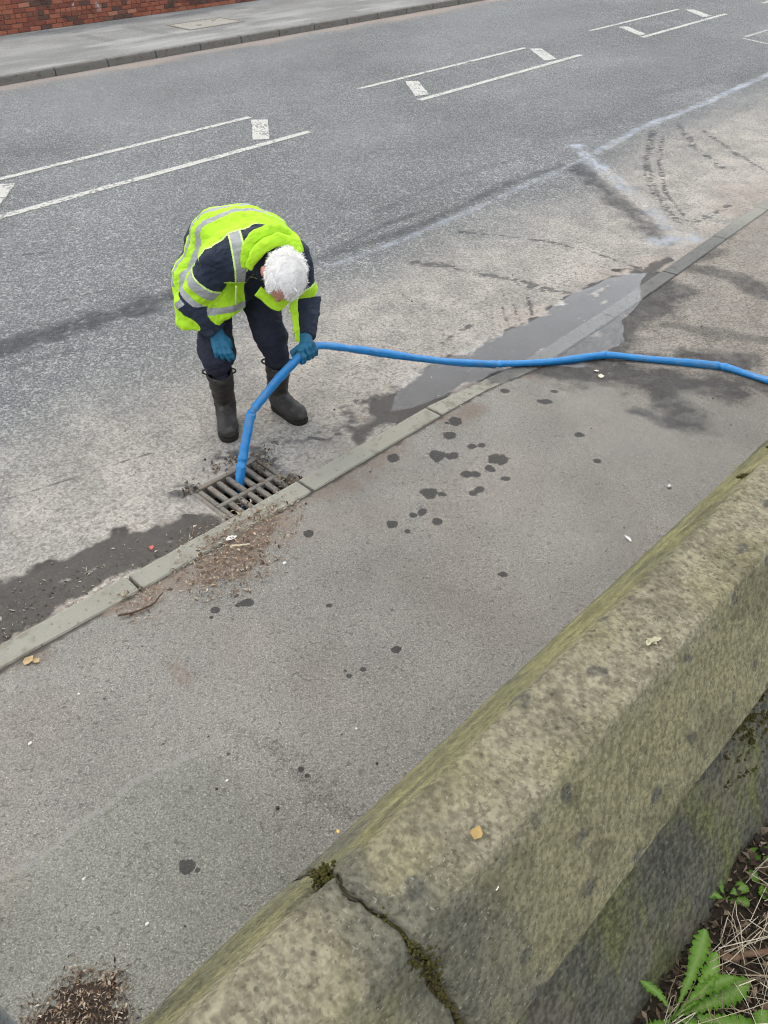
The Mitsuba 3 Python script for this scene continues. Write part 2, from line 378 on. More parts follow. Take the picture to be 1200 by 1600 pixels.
def foot_color(p, n, uv):
    x, y = p.x, p.y
    wet, spots = foot_masks(p)
    r, inner = chips(p, 270.0)
    g = noise(x * 420 + 0.3 * y * 420, y * 420, 0.5)
    mid = fbm(x * 5, y * 5, 5.0, 4)
    big = fbm(x * 1.3, y * 1.3, 2.0, 3)
    c = mix((0.140, 0.133, 0.119), (0.325, 0.312, 0.282), smoothstep(0.1, 0.9, 0.5 * r + 0.5 * g)) * (0.78 + 0.22 * inner)
    c = mix(c, (0.46, 0.45, 0.41), smoothstep(0.965, 0.99, r) * 0.7)
    c = mix(c, (0.05, 0.047, 0.044), smoothstep(0.80, 0.87, noise(x * 120 + y * 50, y * 120, 7.0)) * 0.5)
    c = c * (0.72 + 0.30 * mid + 0.30 * big)
    # the newer, greener surfacing beside the wall, its edge, and the trodden rough strip
    lap = smoothstep(-0.015, 0.02, 1.535 - 0.14 * dr.maximum(x - 0.35, 0) - 0.02 * x - y + (fbm(x * 7, y * 7, 1.0, 3) - 0.5) * 0.05) * (1 - smoothstep(0.55, 0.95, x))
    c = mix(c, c * mi.Color3f(0.93, 0.96, 0.92), lap)
    crack = seg_field(x, y, CRACK, (noise(x * 50, y * 50, 0.1) - 0.5) * 1.6)
    c = mix(c, mix((0.27, 0.26, 0.245), (0.36, 0.35, 0.33), g), crack * 0.4)
    rg = seg_field(x, y, ROUGH, (fbm(x * 30, y * 30, 0.1, 3) - 0.5) * 2.4)
    c = mix(c, mix((0.045, 0.042, 0.038), (0.24, 0.22, 0.19), r), rg * smoothstep(0.35, 0.6, noise(x * 90, y * 90, 0.3)))
    dirt = smoothstep(0.52, 0.72, fbm(x * 2.6, y * 2.6, 6.0, 4))
    c = mix(c, c * mi.Color3f(1.03, 0.98, 0.93), dirt * 0.6)
    # silt along the kerb, brown ground at the vehicle crossing
    k = kerb_y(x) - 0.125 - y
    c = mix(c, (0.17, 0.125, 0.095), (1 - smoothstep(0.0, 0.16, k + (mid - 0.5) * 0.3)) * smoothstep(0.35, 0.6, fbm(x * 6, y * 6, 3.0, 3)) * 0.55)
    c = mix(c, (0.045, 0.04, 0.033), (1 - smoothstep(0.004, 0.028, k + (noise(x * 30, y * 30, 0.4) - 0.55) * 0.03)) * 0.85)
    heap = seg_field(x, y, HEAP, (fbm(x * 22, y * 22, 0.9, 4) - 0.5) * 1.8)
    c = mix(c, mix((0.155, 0.118, 0.09), (0.29, 0.232, 0.188), 0.5 * r + 0.5 * noise(x * 130, y * 130, 1.7)), heap * 0.75)
    cross = smoothstep(3.6, 4.3, x + (mid - 0.5) * 1.2 - (1.8 - y) * 0.25)
    grit = mix((0.115, 0.10, 0.082), (0.37, 0.338, 0.295), smoothstep(0.2, 0.8, 0.35 * r + 0.4 * noise(x * 90 + y * 30, y * 90, 4.0) + 0.25 * fbm(x * 9, y * 9, 2.0, 3)))
    c = mix(c, grit, cross * 0.8)
    c = mix(c, c * mi.Color3f(0.17, 0.172, 0.185), dr.maximum(wet * (0.8 + 0.2 * g), spots * (0.85 + 0.15 * g)) * 0.98)
    return c


def foot_rough(p, n, uv):
    wet, spots = foot_masks(p)
    shine = smoothstep(0.55, 0.95, wet) * smoothstep(0.38, 0.62, fbm(p.x * 16, p.y * 16, 2.0, 3))
    return dr.clip(0.88 - 0.3 * spots - 0.25 * wet - 0.42 * shine, 0.14, 0.95)


def foot_bump(p, n, uv):
    r, inner = chips(p, 270.0)
    return inner * (0.4 + 0.6 * r) + noise(p.x * 60, p.y * 60, 1.0)


def farfoot_color(p, n, uv):
    x, y = p.x, p.y
    g = noise(x * 60, y * 60, 0.5)
    mid = fbm(x * 0.8, y * 2.2, 5.0, 4)
    c = mix((0.12, 0.12, 0.115), (0.25, 0.248, 0.235), smoothstep(0.15, 0.85, 0.35 * g + 0.65 * mid))

    def trench(x0, x1, y0, y1):
        return smoothstep(x0, x0 + .05, x) * (1 - smoothstep(x1, x1 + .05, x)) * smoothstep(y0, y0 + .05, y) * (1 - smoothstep(y1, y1 + .05, y))

    t = dr.maximum(trench(7.6, 12.6, 13.25, 13.5), dr.maximum(trench(9.6, 9.85, 13.4, 15.0), trench(8.5, 8.75, 13.4, 15.4)))
    c = mix(c, mix((0.11, 0.112, 0.11), (0.16, 0.16, 0.157), g), t * 0.7)
    return mix(c, (0.28, 0.277, 0.265), smoothstep(0.55, 0.75, fbm(x * 0.9, y * 3, 8.0, 3)) * 0.5)


def concrete(a, b, dirt, f=1.0):
    def fn(p, n, uv):
        g = noise(p.x * 260, p.y * 260, p.z * 260)
        m = fbm(p.x * 9 * f, p.y * 9 * f, p.z * 9 * f, 4)
        c = mix(a, b, 0.45 * g + 0.55 * m)
        c = mix(c, dirt, smoothstep(0.56, 0.8, fbm(p.x * 22, p.y * 22, p.z * 22, 3)) * 0.65)
        return mix(c, (0.05, 0.046, 0.04), smoothstep(0.75, 0.83, noise(p.x * 85, p.y * 85, p.z * 85)) * 0.5)
    return fn


def kerb_color(p, n, uv):
    c = concrete((0.20, 0.193, 0.158), (0.31, 0.302, 0.255), (0.15, 0.135, 0.10))(p, n, uv)
    wet = smoothstep(3.2, 3.5, p.x + (fbm(p.x * 14, p.y * 14, 0.1, 3) - 0.5) * 0.7) * (1 - 0.6 * smoothstep(6.3, 7.2, p.x))
    return mix(c, c * mi.Color3f(0.33, 0.335, 0.37), wet * 0.9)


def kerb_rough(p, n, uv):
    return 0.85 - 0.3 * smoothstep(3.3, 3.6, p.x)


def stone_color(p, n, uv):
    """old sandstone coping: tan stone, algae, lichens, soot"""
    s, t = p.x * CW + p.y * SW, -p.x * SW + p.y * CW
    q = mi.Point3f(s, t, p.z)
    g = noise(q.x * 330, q.y * 330, q.z * 330)
    f1 = fbm(q.x * 60, q.y * 60, q.z * 60, 3)
    m = fbm(q.x * 8, q.y * 8, q.z * 8, 4)
    b = fbm(q.x * 2.6, q.y * 2.6, q.z * 2.6, 3)
    h1 = noise(q.x * 120, q.y * 120, q.z * 120)
    ga = fbm(q.x * 120 + 0.7 * q.z * 120, q.y * 120, q.z * 120 - 0.7 * q.x * 120, 4)
    grit = smoothstep(0.28, 0.72, ga)
    c = mix((0.118, 0.105, 0.068), (0.285, 0.26, 0.185), dr.clip(0.5 * f1 + 0.32 * g + 0.30 * h1 + 0.25 * m - 0.2, 0, 1))
    algae = smoothstep(0.42, 0.62, 0.6 * m + 0.4 * b)
    c = mix(c, mix((0.092, 0.086, 0.036), (0.205, 0.19, 0.088), 0.5 * g + 0.5 * f1), algae * 0.45)
    front = smoothstep(0.365, 0.405, t + (f1 - 0.5) * 0.03 + (b - 0.5) * 0.05)
    streak = fbm(q.x * 11, q.y * 34, q.z * 34, 4)
    c = mix(c, mix((0.068, 0.070, 0.040), (0.195, 0.185, 0.078), smoothstep(0.3, 0.75, 0.6 * streak + 0.4 * m)) * (0.75 + 0.5 * f1), front * 0.8)
    back = 1 - smoothstep(0.235, 0.262, t + (f1 - 0.5) * 0.03)
    c = mix(c, mix((0.12, 0.108, 0.056), (0.225, 0.205, 0.115), dr.clip(0.5 * f1 + 0.4 * m + 0.3 * h1 - 0.1, 0, 1)), back * 0.75)
    c = mix(c, c * 0.55, smoothstep(0.52, 0.66, fbm(q.x * 13, q.y * 13, q.z * 13, 4)) * 0.55)
    # soot about the joint, and dark round lichens
    soot = (1 - smoothstep(0.02, 0.15, dr.abs(s - 0.335 + (m - 0.5) * 0.2))) * smoothstep(0.36, 0.56, fbm(q.x * 11, q.y * 11, q.z * 11, 4))
    c = mix(c, mix((0.055, 0.054, 0.048), (0.095, 0.093, 0.082), g), soot * 0.65)
    d1, d2, r = voronoi(q.x * 11 + 2.0, (q.y + q.z) * 11)
    c = mix(c, mix((0.05, 0.05, 0.042), (0.10, 0.098, 0.08), g), (1 - smoothstep(0.08, 0.2, d1 + (f1 - 0.5) * 0.35)) * smoothstep(0.5, 0.65, r) * 0.75)
    c = c * (0.74 + 0.52 * grit)
    c = mix(c, c * 0.5, smoothstep(0.70, 0.82, noise(q.x * 240 - q.y * 90, q.y * 240 + q.x * 90, q.z * 240)) * 0.6)
    c = mix(c, (0.36, 0.345, 0.26), smoothstep(0.82, 0.9, noise(q.x * 260 + q.y * 80, q.y * 260 - q.x * 80, q.z * 260)) * 0.35)
    d1, d2, r = voronoi(q.x * 45, (q.y + q.z) * 45)
    return mix(c, (0.042, 0.040, 0.03), (1 - smoothstep(0.08, 0.2, d1)) * (1 - smoothstep(0.06, 0.09, r)) * 0.6)


def stone_bump(p, n, uv):
    return noise(p.x * 300, p.y * 300, p.z * 300) * 0.5 + fbm(p.x * 90, p.y * 90, p.z * 90, 3)


def plinth_color(p, n, uv):
    s, t = p.x * CW + p.y * SW, -p.x * SW + p.y * CW
    g = noise(s * 280, t * 280, p.z * 280)
    f1 = fbm(s * 55, t * 55, p.z * 55, 3)
    m = fbm(s * 7, t * 7, p.z * 7, 4)
    run = fbm(s * 22, t * 2.5, p.z * 2.5, 3)
    c = mix((0.038, 0.037, 0.029), (0.120, 0.114, 0.086), dr.clip(0.5 * g + 0.5 * f1 + 0.5 * m - 0.25, 0, 1))
    c = mix(c, mix((0.06, 0.072, 0.016), (0.17, 0.17, 0.045), g), smoothstep(0.46, 0.66, 0.5 * run + 0.5 * m) * 0.55)
    c = mix(c, (0.12, 0.105, 0.075), smoothstep(0.5, 0.7, fbm(s * 9 + 7, t * 9, p.z * 9, 3)) * 0.5)
    dc, dd, rb = voronoi((s - 0.3 * t) * 80 + 7, (t + p.z) * 75)
    c = c * (0.60 + 0.66 * smoothstep(0.28, 0.72, fbm(s * 105 + 0.6 * p.z * 105, t * 105, p.z * 105 - 0.6 * s * 105, 4)))
    return mix(c, (0.26, 0.25, 0.19), (1 - smoothstep(0.1, 0.35, dc)) * smoothstep(0.95, 0.97, rb) * 0.35)


def soil_color(p, n, uv):
    g = noise(p.x * 200, p.y * 200, p.z * 200)
    m = fbm(p.x * 18, p.y * 18, p.z * 18, 4)
    return mix((0.010, 0.008, 0.006), (0.062, 0.046, 0.032), 0.5 * g + 0.5 * m)


def brick_color(a, b):
    def fn(p, n, uv):
        g = noise(p.x * 70, p.y * 70, p.z * 70)
        m = fbm(p.x * 9, p.y * 9, p.z * 12, 4)
        c = mix(a, b, 0.4 * g + 0.6 * m)
        c = mix(c, (0.045, 0.035, 0.03), smoothstep(0.58, 0.75, fbm(p.x * 3.2, 0.0, p.z * 4, 4)) * 0.6)
        lime = (1 - smoothstep(0.03, 0.11, dr.abs(p.x - 9.85 + 0.25 * (fbm(p.z * 6, p.x * 3, 0.1, 3) - 0.5)))) + (1 - smoothstep(0.02, 0.07, dr.abs(p.x - 9.4 + 0.3 * (fbm(p.z * 7, p.x * 3, 4.1, 3) - 0.5))))
        return mix(c, (0.40, 0.37, 0.33), dr.clip(lime, 0, 1) * smoothstep(0.45, 0.6, fbm(p.x * 14, p.y * 3, p.z * 9, 3)) * smoothstep(0.22, 0.4, p.z) * 0.8)
    return fn


def paint_color(p, n, uv):
    g = noise(p.x * 90, p.y * 90, 0.0)
    m = fbm(p.x * 7, p.y * 7, 1.0, 4)
    c = mix((0.36, 0.356, 0.325), (0.54, 0.535, 0.49), 0.5 * g + 0.5 * m)
    return mix(c, (0.17, 0.17, 0.165), smoothstep(0.56, 0.68, 0.55 * noise(p.x * 48, p.y * 48, 3.0) + 0.45 * m) * 0.85)


def add_bsdf(key, color, rough=0.8, spec=0.3, bump=None, scale=0.001, eps=1e-3, two=True, **more):
    tex = mikit.proc(color) if callable(color) else ({'type': 'rgb', 'value': list(color)} if not isinstance(color, dict) else color)
    rt = mikit.proc(rough) if callable(rough) else float(rough)
    b = {'type': 'principled', 'base_color': tex, 'roughness': rt, 'specular': spec, **more}
    if bump is not None:
        b = {'type': 'bumpmap', 'arbitrary': mikit.proc(bump, eps), 'scale': scale, 'bsdf': b}
    if two:
        b = {'type': 'twosided', 'bsdf': b}
    scene[key] = b


VC = {'type': 'mesh_attribute', 'name': 'vertex_color'}
WA = math.radians(-3.85)
CW, SW = math.cos(WA), math.sin(WA)


def fab(a, b, f=140.0, stain=None):
    def fn(p, n, uv):
        g = noise(p.x * f, p.y * f, p.z * f)
        m = fbm(p.x * 11, p.y * 11, p.z * 11, 3)
        c = mix(a, b, 0.35 * g + 0.65 * m)
        if stain is not None:
            c = mix(c, stain, smoothstep(0.55, 0.75, fbm(p.x * 17 + 3, p.y * 17, p.z * 17, 4)) * 0.5)
        return c
    return fn


def weave(p, n, uv):
    return fbm(p.x * 70, p.y * 70, p.z * 70, 3) + 0.3 * noise(p.x * 400, p.y * 400, p.z * 400)


def crease(p, n, uv):
    w = fbm(p.x * 9, p.y * 9, p.z * 9, 3) * 5
    return weave(p, n, uv) * 0.35 + dr.abs(fbm(p.x * 16 + w, p.y * 16 - w, p.z * 22 + w, 3) - 0.5) * 4


add_bsdf('m_road', road_color, road_rough, 0.28, road_bump, 0.0032)
add_bsdf('m_footway', foot_color, foot_rough, 0.3, foot_bump, 0.0016)
add_bsdf('m_farfoot', farfoot_color, 0.85, 0.3)
add_bsdf('m_kerb', kerb_color, kerb_rough, 0.4, stone_bump, 0.0012)
add_bsdf('m_farkerb', concrete((0.105, 0.098, 0.086), (0.185, 0.176, 0.158), (0.07, 0.062, 0.05)), 0.9, 0.3)
add_bsdf('m_paint', paint_color, 0.7, 0.35, paint_bump, 0.0016)
add_bsdf('m_stone', stone_color, 0.92, 0.25, stone_bump, 0.0032)
add_bsdf('m_plinth', plinth_color, 0.9, 0.25, stone_bump, 0.0030)
add_bsdf('m_soil', soil_color, 0.95, 0.2)
add_bsdf('m_ground', (0.07, 0.075, 0.05), 0.95, 0.2)
BRICKS = [((0.20, 0.062, 0.038), (0.30, 0.105, 0.066)), ((0.24, 0.082, 0.05), (0.34, 0.135, 0.085)), ((0.14, 0.048, 0.034), (0.22, 0.08, 0.055)),
          ((0.075, 0.045, 0.04), (0.13, 0.07, 0.055)), ((0.29, 0.12, 0.075), (0.40, 0.19, 0.13)), ((0.12, 0.06, 0.05), (0.20, 0.095, 0.07))]
for i, (a, b) in enumerate(BRICKS):
    add_bsdf(f'm_brick{i}', brick_color(a, b), 0.9, 0.25)
add_bsdf('m_mortar', concrete((0.13, 0.075, 0.052), (0.22, 0.135, 0.10), (0.09, 0.05, 0.036)), 0.95, 0.2)
add_bsdf('m_iron', concrete((0.09, 0.082, 0.07), (0.23, 0.212, 0.18), (0.15, 0.095, 0.055), 4.0), 0.6, 0.45, stone_bump, 0.0015)
add_bsdf('m_pit', concrete((0.02, 0.018, 0.016), (0.05, 0.045, 0.04), (0.03, 0.025, 0.02)), 0.7, 0.3)
add_bsdf('m_sump', (0.008, 0.008, 0.007), 0.08, 0.5)
add_bsdf('m_post', concrete((0.16, 0.175, 0.18), (0.22, 0.235, 0.24), (0.12, 0.125, 0.12)), 0.45, 0.5, None, metallic=0.0)
add_bsdf('m_scatter', VC, 0.9, 0.2)
add_bsdf('m_yellow', fab((0.35, 0.62, 0.018), (0.45, 0.76, 0.032), stain=(0.29, 0.48, 0.02)), 0.7, 0.25, crease, 0.0045, sheen=0.2)
add_bsdf('m_navy', fab((0.012, 0.018, 0.034), (0.024, 0.033, 0.056)), 0.75, 0.3, crease, 0.005, sheen=0.3)
add_bsdf('m_band', fab((0.27, 0.28, 0.285), (0.36, 0.37, 0.37), stain=(0.2, 0.2, 0.19)), 0.5, 0.4, crease, 0.0035)
add_bsdf('m_piping', fab((0.50, 0.72, 0.16), (0.62, 0.80, 0.28)), 0.6, 0.3)
add_bsdf('m_trouser', fab((0.013, 0.015, 0.026), (0.034, 0.038, 0.058)), 0.85, 0.25, crease, 0.006, sheen=0.3)
add_bsdf('m_boot', fab((0.018, 0.017, 0.016), (0.045, 0.041, 0.037), 90.0, stain=(0.105, 0.092, 0.078)), 0.62, 0.4, weave, 0.003)
add_bsdf('m_sole', fab((0.012, 0.011, 0.010), (0.025, 0.023, 0.02)), 0.8, 0.3)
add_bsdf('m_glove', fab((0.006, 0.085, 0.17), (0.016, 0.16, 0.28), 120.0, stain=(0.01, 0.06, 0.10)), 0.5, 0.4, weave, 0.003)
add_bsdf('m_skin', fab((0.44, 0.20, 0.15), (0.56, 0.29, 0.22), 100.0, stain=(0.47, 0.17, 0.13)), 0.5, 0.4)
add_bsdf('m_hair', VC, 0.6, 0.35)
add_bsdf('m_hose', fab((0.009, 0.145, 0.41), (0.018, 0.235, 0.56), 60.0, stain=(0.11, 0.21, 0.33)), 0.22, 0.5, weave, 0.002)
scene['m_leaf'] = {'type': 'principledthin', 'base_color': VC, 'roughness': 0.45, 'diff_trans': 0.7, 'spec_trans': 0.0}
scene['m_water'] = {'type': 'thindielectric', 'int_ior': 1.26}
add_bsdf('m_jointfill', concrete((0.05, 0.042, 0.026), (0.12, 0.10, 0.062), (0.035, 0.032, 0.018), 5.0), 0.95, 0.2, stone_bump, 0.003)
add_bsdf('m_moss', fab((0.022, 0.022, 0.008), (0.080, 0.072, 0.018), 160.0, stain=(0.055, 0.038, 0.02)), 0.95, 0.15)
add_bsdf('m_cover', concrete((0.20, 0.19, 0.165), (0.29, 0.278, 0.245), (0.16, 0.145, 0.12)), 0.85, 0.3)


# ------------------------------------------------------------------ the setting
def ky(x):
    x = np.asarray(x, float)
    y = 2.148 + 0.0092 * np.maximum(5.7 - np.maximum(x, -1.5), 0) ** 2
    return y + np.where(x < -1.5, (-1.5 - np.maximum(x, -20)) * 0.13, 0)


def kz(x):
    """height of the kerb's top: full upstand, dropper, flush crossing"""
    return np.interp(x, [2.9, 3.72, 4.6, 5.3, 6.6, 9.0], [0.10, 0.010, 0.008, 0.017, 0.026, 0.03])


def wy(x):
    """y of the stone wall's foot on the footway side"""
    return 0.462 + np.tan(WA) * np.asarray(x, float)


GRATE = (1.592, 2.018, 2.300, 2.712)      # the gully's frame, along and across the kerb
gc = np.array([[1.592, 2.318], [2.012, 2.288], [2.040, 2.678], [1.620, 2.708]])
hole = sg.Polygon(gc).buffer(-0.012)

xs = np.concatenate([[-80, -40, -15, -6], np.arange(-3, 10, 0.25), [12, 20, 40, 150]])
near = [(x, float(ky(x)) - 0.012) for x in xs]
road = sg.Polygon(near + [(150, 12.41), (-80, 12.41)]).difference(hole)
k_road = add('road', poly_sheet(road, 0.0), 'm_road', label='worn grey asphalt road with dusty gutter and wet tyre tracks', kind='structure')
ground = sg.box(-300, -300, 400, 400).difference(hole.buffer(0.2))
add('ground', poly_sheet(ground, -0.16), 'm_ground', label='open ground that the road and footways lie on', kind='structure')

# near footway, dipping to the flush crossing
U, W = [], []
gx = np.concatenate([[-60, -30, -12, -5], np.arange(-2.5, 9, 0.06), [9.5, 11, 14, 20, 40, 120]])
gw = np.concatenate([[0, 0.015, 0.03], np.linspace(0.06, 1, 34)])


def foot_z(x, y):
    d = np.maximum(ky(x) - 0.125 - y, 0)
    full = 0.096 + 0.012 * np.clip(d, 0, 3)
    low = np.clip(kz(x) - 0.010 + 0.042 * d, -0.01, 0.12)
    t = np.clip((x - 2.85 + 0.12 * d) / 1.1, 0, 1)
    t = t * t * (3 - 2 * t)
    q = np.stack([np.asarray(x) * 1.7, np.asarray(y) * 1.7, np.zeros_like(x)], -1)
    return full * (1 - t) + low * t + 0.008 * (meshkit.fbm(q, 3, 4) - 0.5) * np.clip(d / 0.2, 0, 1)


X, Wt = np.meshgrid(gx, gw, indexing='ij')
Ya, Yb = ky(X) - 0.126, wy(X) - 0.05
Y = Ya + (Yb - Ya) * Wt
Z = foot_z(X, Y)
n0, n1 = X.shape
ii = np.arange(n0 * n1).reshape(n0, n1)
q = np.stack([ii[:-1, :-1], ii[:-1, 1:], ii[1:, 1:], ii[1:, :-1]], -1).reshape(-1, 4)
fw = tm(np.stack([X, Y, Z], -1).reshape(-1, 3), np.vstack([q[:, [0, 1, 2]], q[:, [0, 2, 3]]]))
if fw.face_normals[:, 2].mean() < 0:
    fw.faces = fw.faces[:, ::-1]
add('footway', fw, 'm_footway', smooth=True, label='grey tarmac footway beside the stone wall with dark drip spots', kind='structure')


# kerbstones
def kerbstone(p0, p1, z0, z1, inward, width=0.125, foot=-0.15, r=0.016, gap=0.004, seed=0):
    p0, p1 = np.asarray(p0, float), np.asarray(p1, float)
    t = (p1 - p0) / np.linalg.norm(p1 - p0)
    w = np.array([-t[1], t[0]]) * inward
    p0, p1 = p0 + t * gap, p1 - t * gap
    sec = [(-0.006, foot), (0.0, -r * 1.6), (r * 0.3, -r * 0.6), (r * 0.75, -r * 0.15), (r * 1.5, 0), (width - 0.006, 0), (width, -0.006), (width, foot)]
    L = np.linalg.norm(p1 - p0)
    st = np.concatenate([[0, 0.006], np.linspace(0.03, L - 0.03, 18), [L - 0.006, L]])
    V = []
    for i, s in enumerate(st):
        e = 0.006 if i in (0, len(st) - 1) else 0.0
        zt = z0 + (z1 - z0) * s / L
        for k, (a, b) in enumerate(sec):
            a2 = a + (e if a < width / 2 else -e)
            zz = zt + b - e if b > foot else foot
            c = p0 + t * s + w * a2
            V.append([c[0], c[1], zz])
    V = np.array(V)
    d = (meshkit.fbm(V * 9, 3, seed) - 0.5) * 0.007
    V[:, 2] += np.where(V[:, 2] > foot + 0.01, d, 0)
    V[:, :2] += (meshkit.fbm(V * 14 + 5, 3, seed) - 0.5)[:, None] * 0.005 * w
    m = len(sec)
    F = []
    for i in range(len(st) - 1):
        for k in range(m - 1):
            a, b = i * m + k, (i + 1) * m + k
            F += [(a, b, b + 1), (a, b + 1, a + 1)]
    for k in range(1, m - 1):
        F += [(0, k, k + 1), (len(V) - m, len(V) - m + k + 1, len(V) - m + k)]
    if inward < 0:
        F = [f[::-1] for f in F]
    out = tm(V, F)
    return out


thing('kerb', 'near row of pale concrete kerbstones beside the gully', kind='structure')
jx = [1.034]
for _ in range(9):
    a = jx[-1]
    jx.append(a + 0.918 / math.hypot(1, 2 * 0.0092 * max(5.7 - a - 0.45, 0)))
for _ in range(3):
    a = jx[0]
    jx.insert(0, a - 0.918 / math.hypot(1, 2 * 0.0092 * (5.7 - a + 0.45)))
for i, (a, b) in enumerate(zip(jx[:-1], jx[1:])):
    add('kerb_stone', kerbstone((a, float(ky(a))), (b, float(ky(b))), float(kz(a)), float(kz(b)), -1, seed=i), 'm_kerb', 'kerb', smooth=35)
ends = [(jx[-1] + 0.918 * i, jx[-1] + 0.918 * (i + 1)) for i in range(26)]
add('distant_stones', cat([kerbstone((a, float(ky(a))), (b, float(ky(b))), 0.03, 0.03 + 0.0, -1) for a, b in ends]), 'm_kerb', 'kerb', smooth=35)
labels['kerb__distant_stones'] = {'kind': 'stuff'}

# far pavement and its kerb
add('far_pavement', poly_sheet(sg.box(-80, 12.52, 150, 30), 0.108), 'm_farfoot', label='grey patched pavement on the far side of the road', kind='structure')
thing('far_kerb', 'row of brown-grey kerbstones along the far pavement', kind='structure')
x0 = 6.706 - 0.918
far = []
for i in range(-6, 26):
    a, b = x0 + 0.918 * i, x0 + 0.918 * (i + 1)
    m = kerbstone((a, 12.41), (b, 12.41), 0.112, 0.112, 1, seed=50 + i, r=0.02, gap=0.008)
    if -1 <= i <= 14:
        add('kerb_stone', m, 'm_farkerb', 'far_kerb', smooth=35)
    else:
        far.append(m)
add('distant_stones', cat(far), 'm_farkerb', 'far_kerb', smooth=35)
labels['far_kerb__distant_stones'] = {'kind': 'stuff'}


# painted markings: thin worn sheets 4 mm above the road, children of it
def stripe(pts, seed):
    return poly_sheet(rough_poly(pts, 0.03, 0.014, 11, seed), 0.004)


def line(xa, xb, ya, yb, w, seed):
    t = np.array([xb - xa, yb - ya]); t /= np.linalg.norm(t); nn = np.array([-t[1], t[0]]) * w / 2
    a, b = np.array([xa, ya]), np.array([xb, yb])
    return stripe([a - nn, b - nn, b + nn, a + nn], seed)


for i, (xa, xb) in enumerate([(2.80, 6.84), (8.90, 13.10), (15.26, 19.04), (21.1, 25.1), (27.1, 31.1)]):
    add('painted_line', line(xa, xb, 7.18 if i == 0 else 7.14, 7.13, 0.105, i), 'm_paint', k_road)
for i, (xa, xb) in enumerate([(2.82, 6.86), (8.91, 13.09), (15.36, 19.11), (21.2, 25.2), (27.2, 31.2)]):
    add('painted_line', line(xa, xb, 8.24, 8.2, 0.09, 10 + i), 'm_paint', k_road)
BARS = [[(6.78, 8.09), (6.92, 7.94), (6.32, 7.25), (6.17, 7.37)], [(9.70, 8.06), (9.83, 7.92), (9.26, 7.26), (9.05, 7.33)], [(13.05, 8.10), (13.19, 7.95), (12.54, 7.25), (12.28, 7.31)],
        [(16.10, 8.05), (16.28, 7.97), (15.66, 7.26), (15.40, 7.25)], [(19.11, 8.07), (19.24, 7.92), (18.55, 7.24), (18.28, 7.29)], [(3.46, 8.10), (3.60, 7.97), (3.0, 7.28), (2.8, 7.33)],
        [(22.3, 8.05), (22.5, 7.97), (21.9, 7.26), (21.6, 7.25)], [(25.3, 8.05), (25.5, 7.97), (24.9, 7.26), (24.6, 7.25)]]
for i, b in enumerate(BARS):
    add('painted_bar', stripe(b, 30 + i), 'm_paint', k_road)
add('faded_line', cat([line(16.27, 15.93, 5.70, 5.07, 0.07, 50), line(16.42, 17.46, 5.72, 5.69, 0.06, 51)]), 'm_paint', k_road, label='faint broken paint mark near the driveway')

# standing water over the sunken kerb
add('puddle', poly_sheet(rough_poly(sg.Polygon(PUDDLE).buffer(0.06).buffer(-0.05).exterior.coords, 0.012, 0.035, 7, 3), 0.0165), 'm_water', label='shallow grey puddle lying across the dropped kerb', kind='structure')

# ------------------------------------------------------------------ gully grate
gu = thing('gully_grate', 'rusty cast iron gully grate in the gutter with the blue hose end in it', 'drain grate')
ex, ey = (gc[1] - gc[0]), (gc[3] - gc[0])
gl, gd = np.linalg.norm(ex), np.linalg.norm(ey)
ex, ey = ex / gl, ey / gd


def gbar(u0, u1, v0, v1, z0=-0.055, z1=0.002, c=0.004):
    m = chamfer_box(u1 - u0, v1 - v0, z1 - z0, c)
    v = np.array(m.vertices) + [(u0 + u1) / 2, (v0 + v1) / 2, (z0 + z1) / 2]
    xy = gc[0] + v[:, :1] * ex + v[:, 1:2] * ey
    z = v[:, 2] + 0.004 * (meshkit.noise(np.c_[xy * 60, v[:, 2] * 60], 3) - 0.5)
    return tm(np.c_[xy, z], m.faces)


fr = 0.026
add('frame', cat([gbar(0, gl, gd - fr, gd, -0.1, 0.004), gbar(0, gl, 0, fr, -0.1, 0.003), gbar(0, fr, fr + .001, gd - fr - .001, -0.1, 0.0035), gbar(gl - fr, gl, fr + .001, gd - fr - .001, -0.1, 0.0035)]), 'm_iron', gu, smooth=30)
vm = 0.195
add('rib', gbar(fr + .004, gl - fr - .004, vm - 0.013, vm + 0.013, -0.03, 0.001), 'm_iron', gu, smooth=30)
nb = 7
pitch = (gl - 2 * fr - 0.008) / (nb - 0.48)
for row, (v0, v1) in enumerate([(vm + 0.0135, gd - fr - 0.004), (fr + 0.004, vm - 0.0135)]):
    for i in range(nb):
        u = fr + 0.004 + pitch * i - (0 if row == 0 else 0.0)
        add('bar', gbar(u, u + pitch * 0.48, v0, v1, -0.024, 0.0), 'm_iron', gu, smooth=30)
pit = []
for (u0, u1, v0, v1) in [(-0.02, 0, -0.02, gd + .02), (gl, gl + .02, -0.02, gd + .02), (-0.02, gl + .02, -0.02, 0), (-0.02, gl + .02, gd, gd + .02)]:
    pit.append(gbar(u0, u1, v0, v1, -0.75, -0.012, 0.001))
add('pit_wall', cat(pit), 'm_pit', gu)
add('sump_water', gbar(-0.01, gl + .01, -.01, gd + .01, -0.72, -0.55, 0.001), 'm_sump', gu)

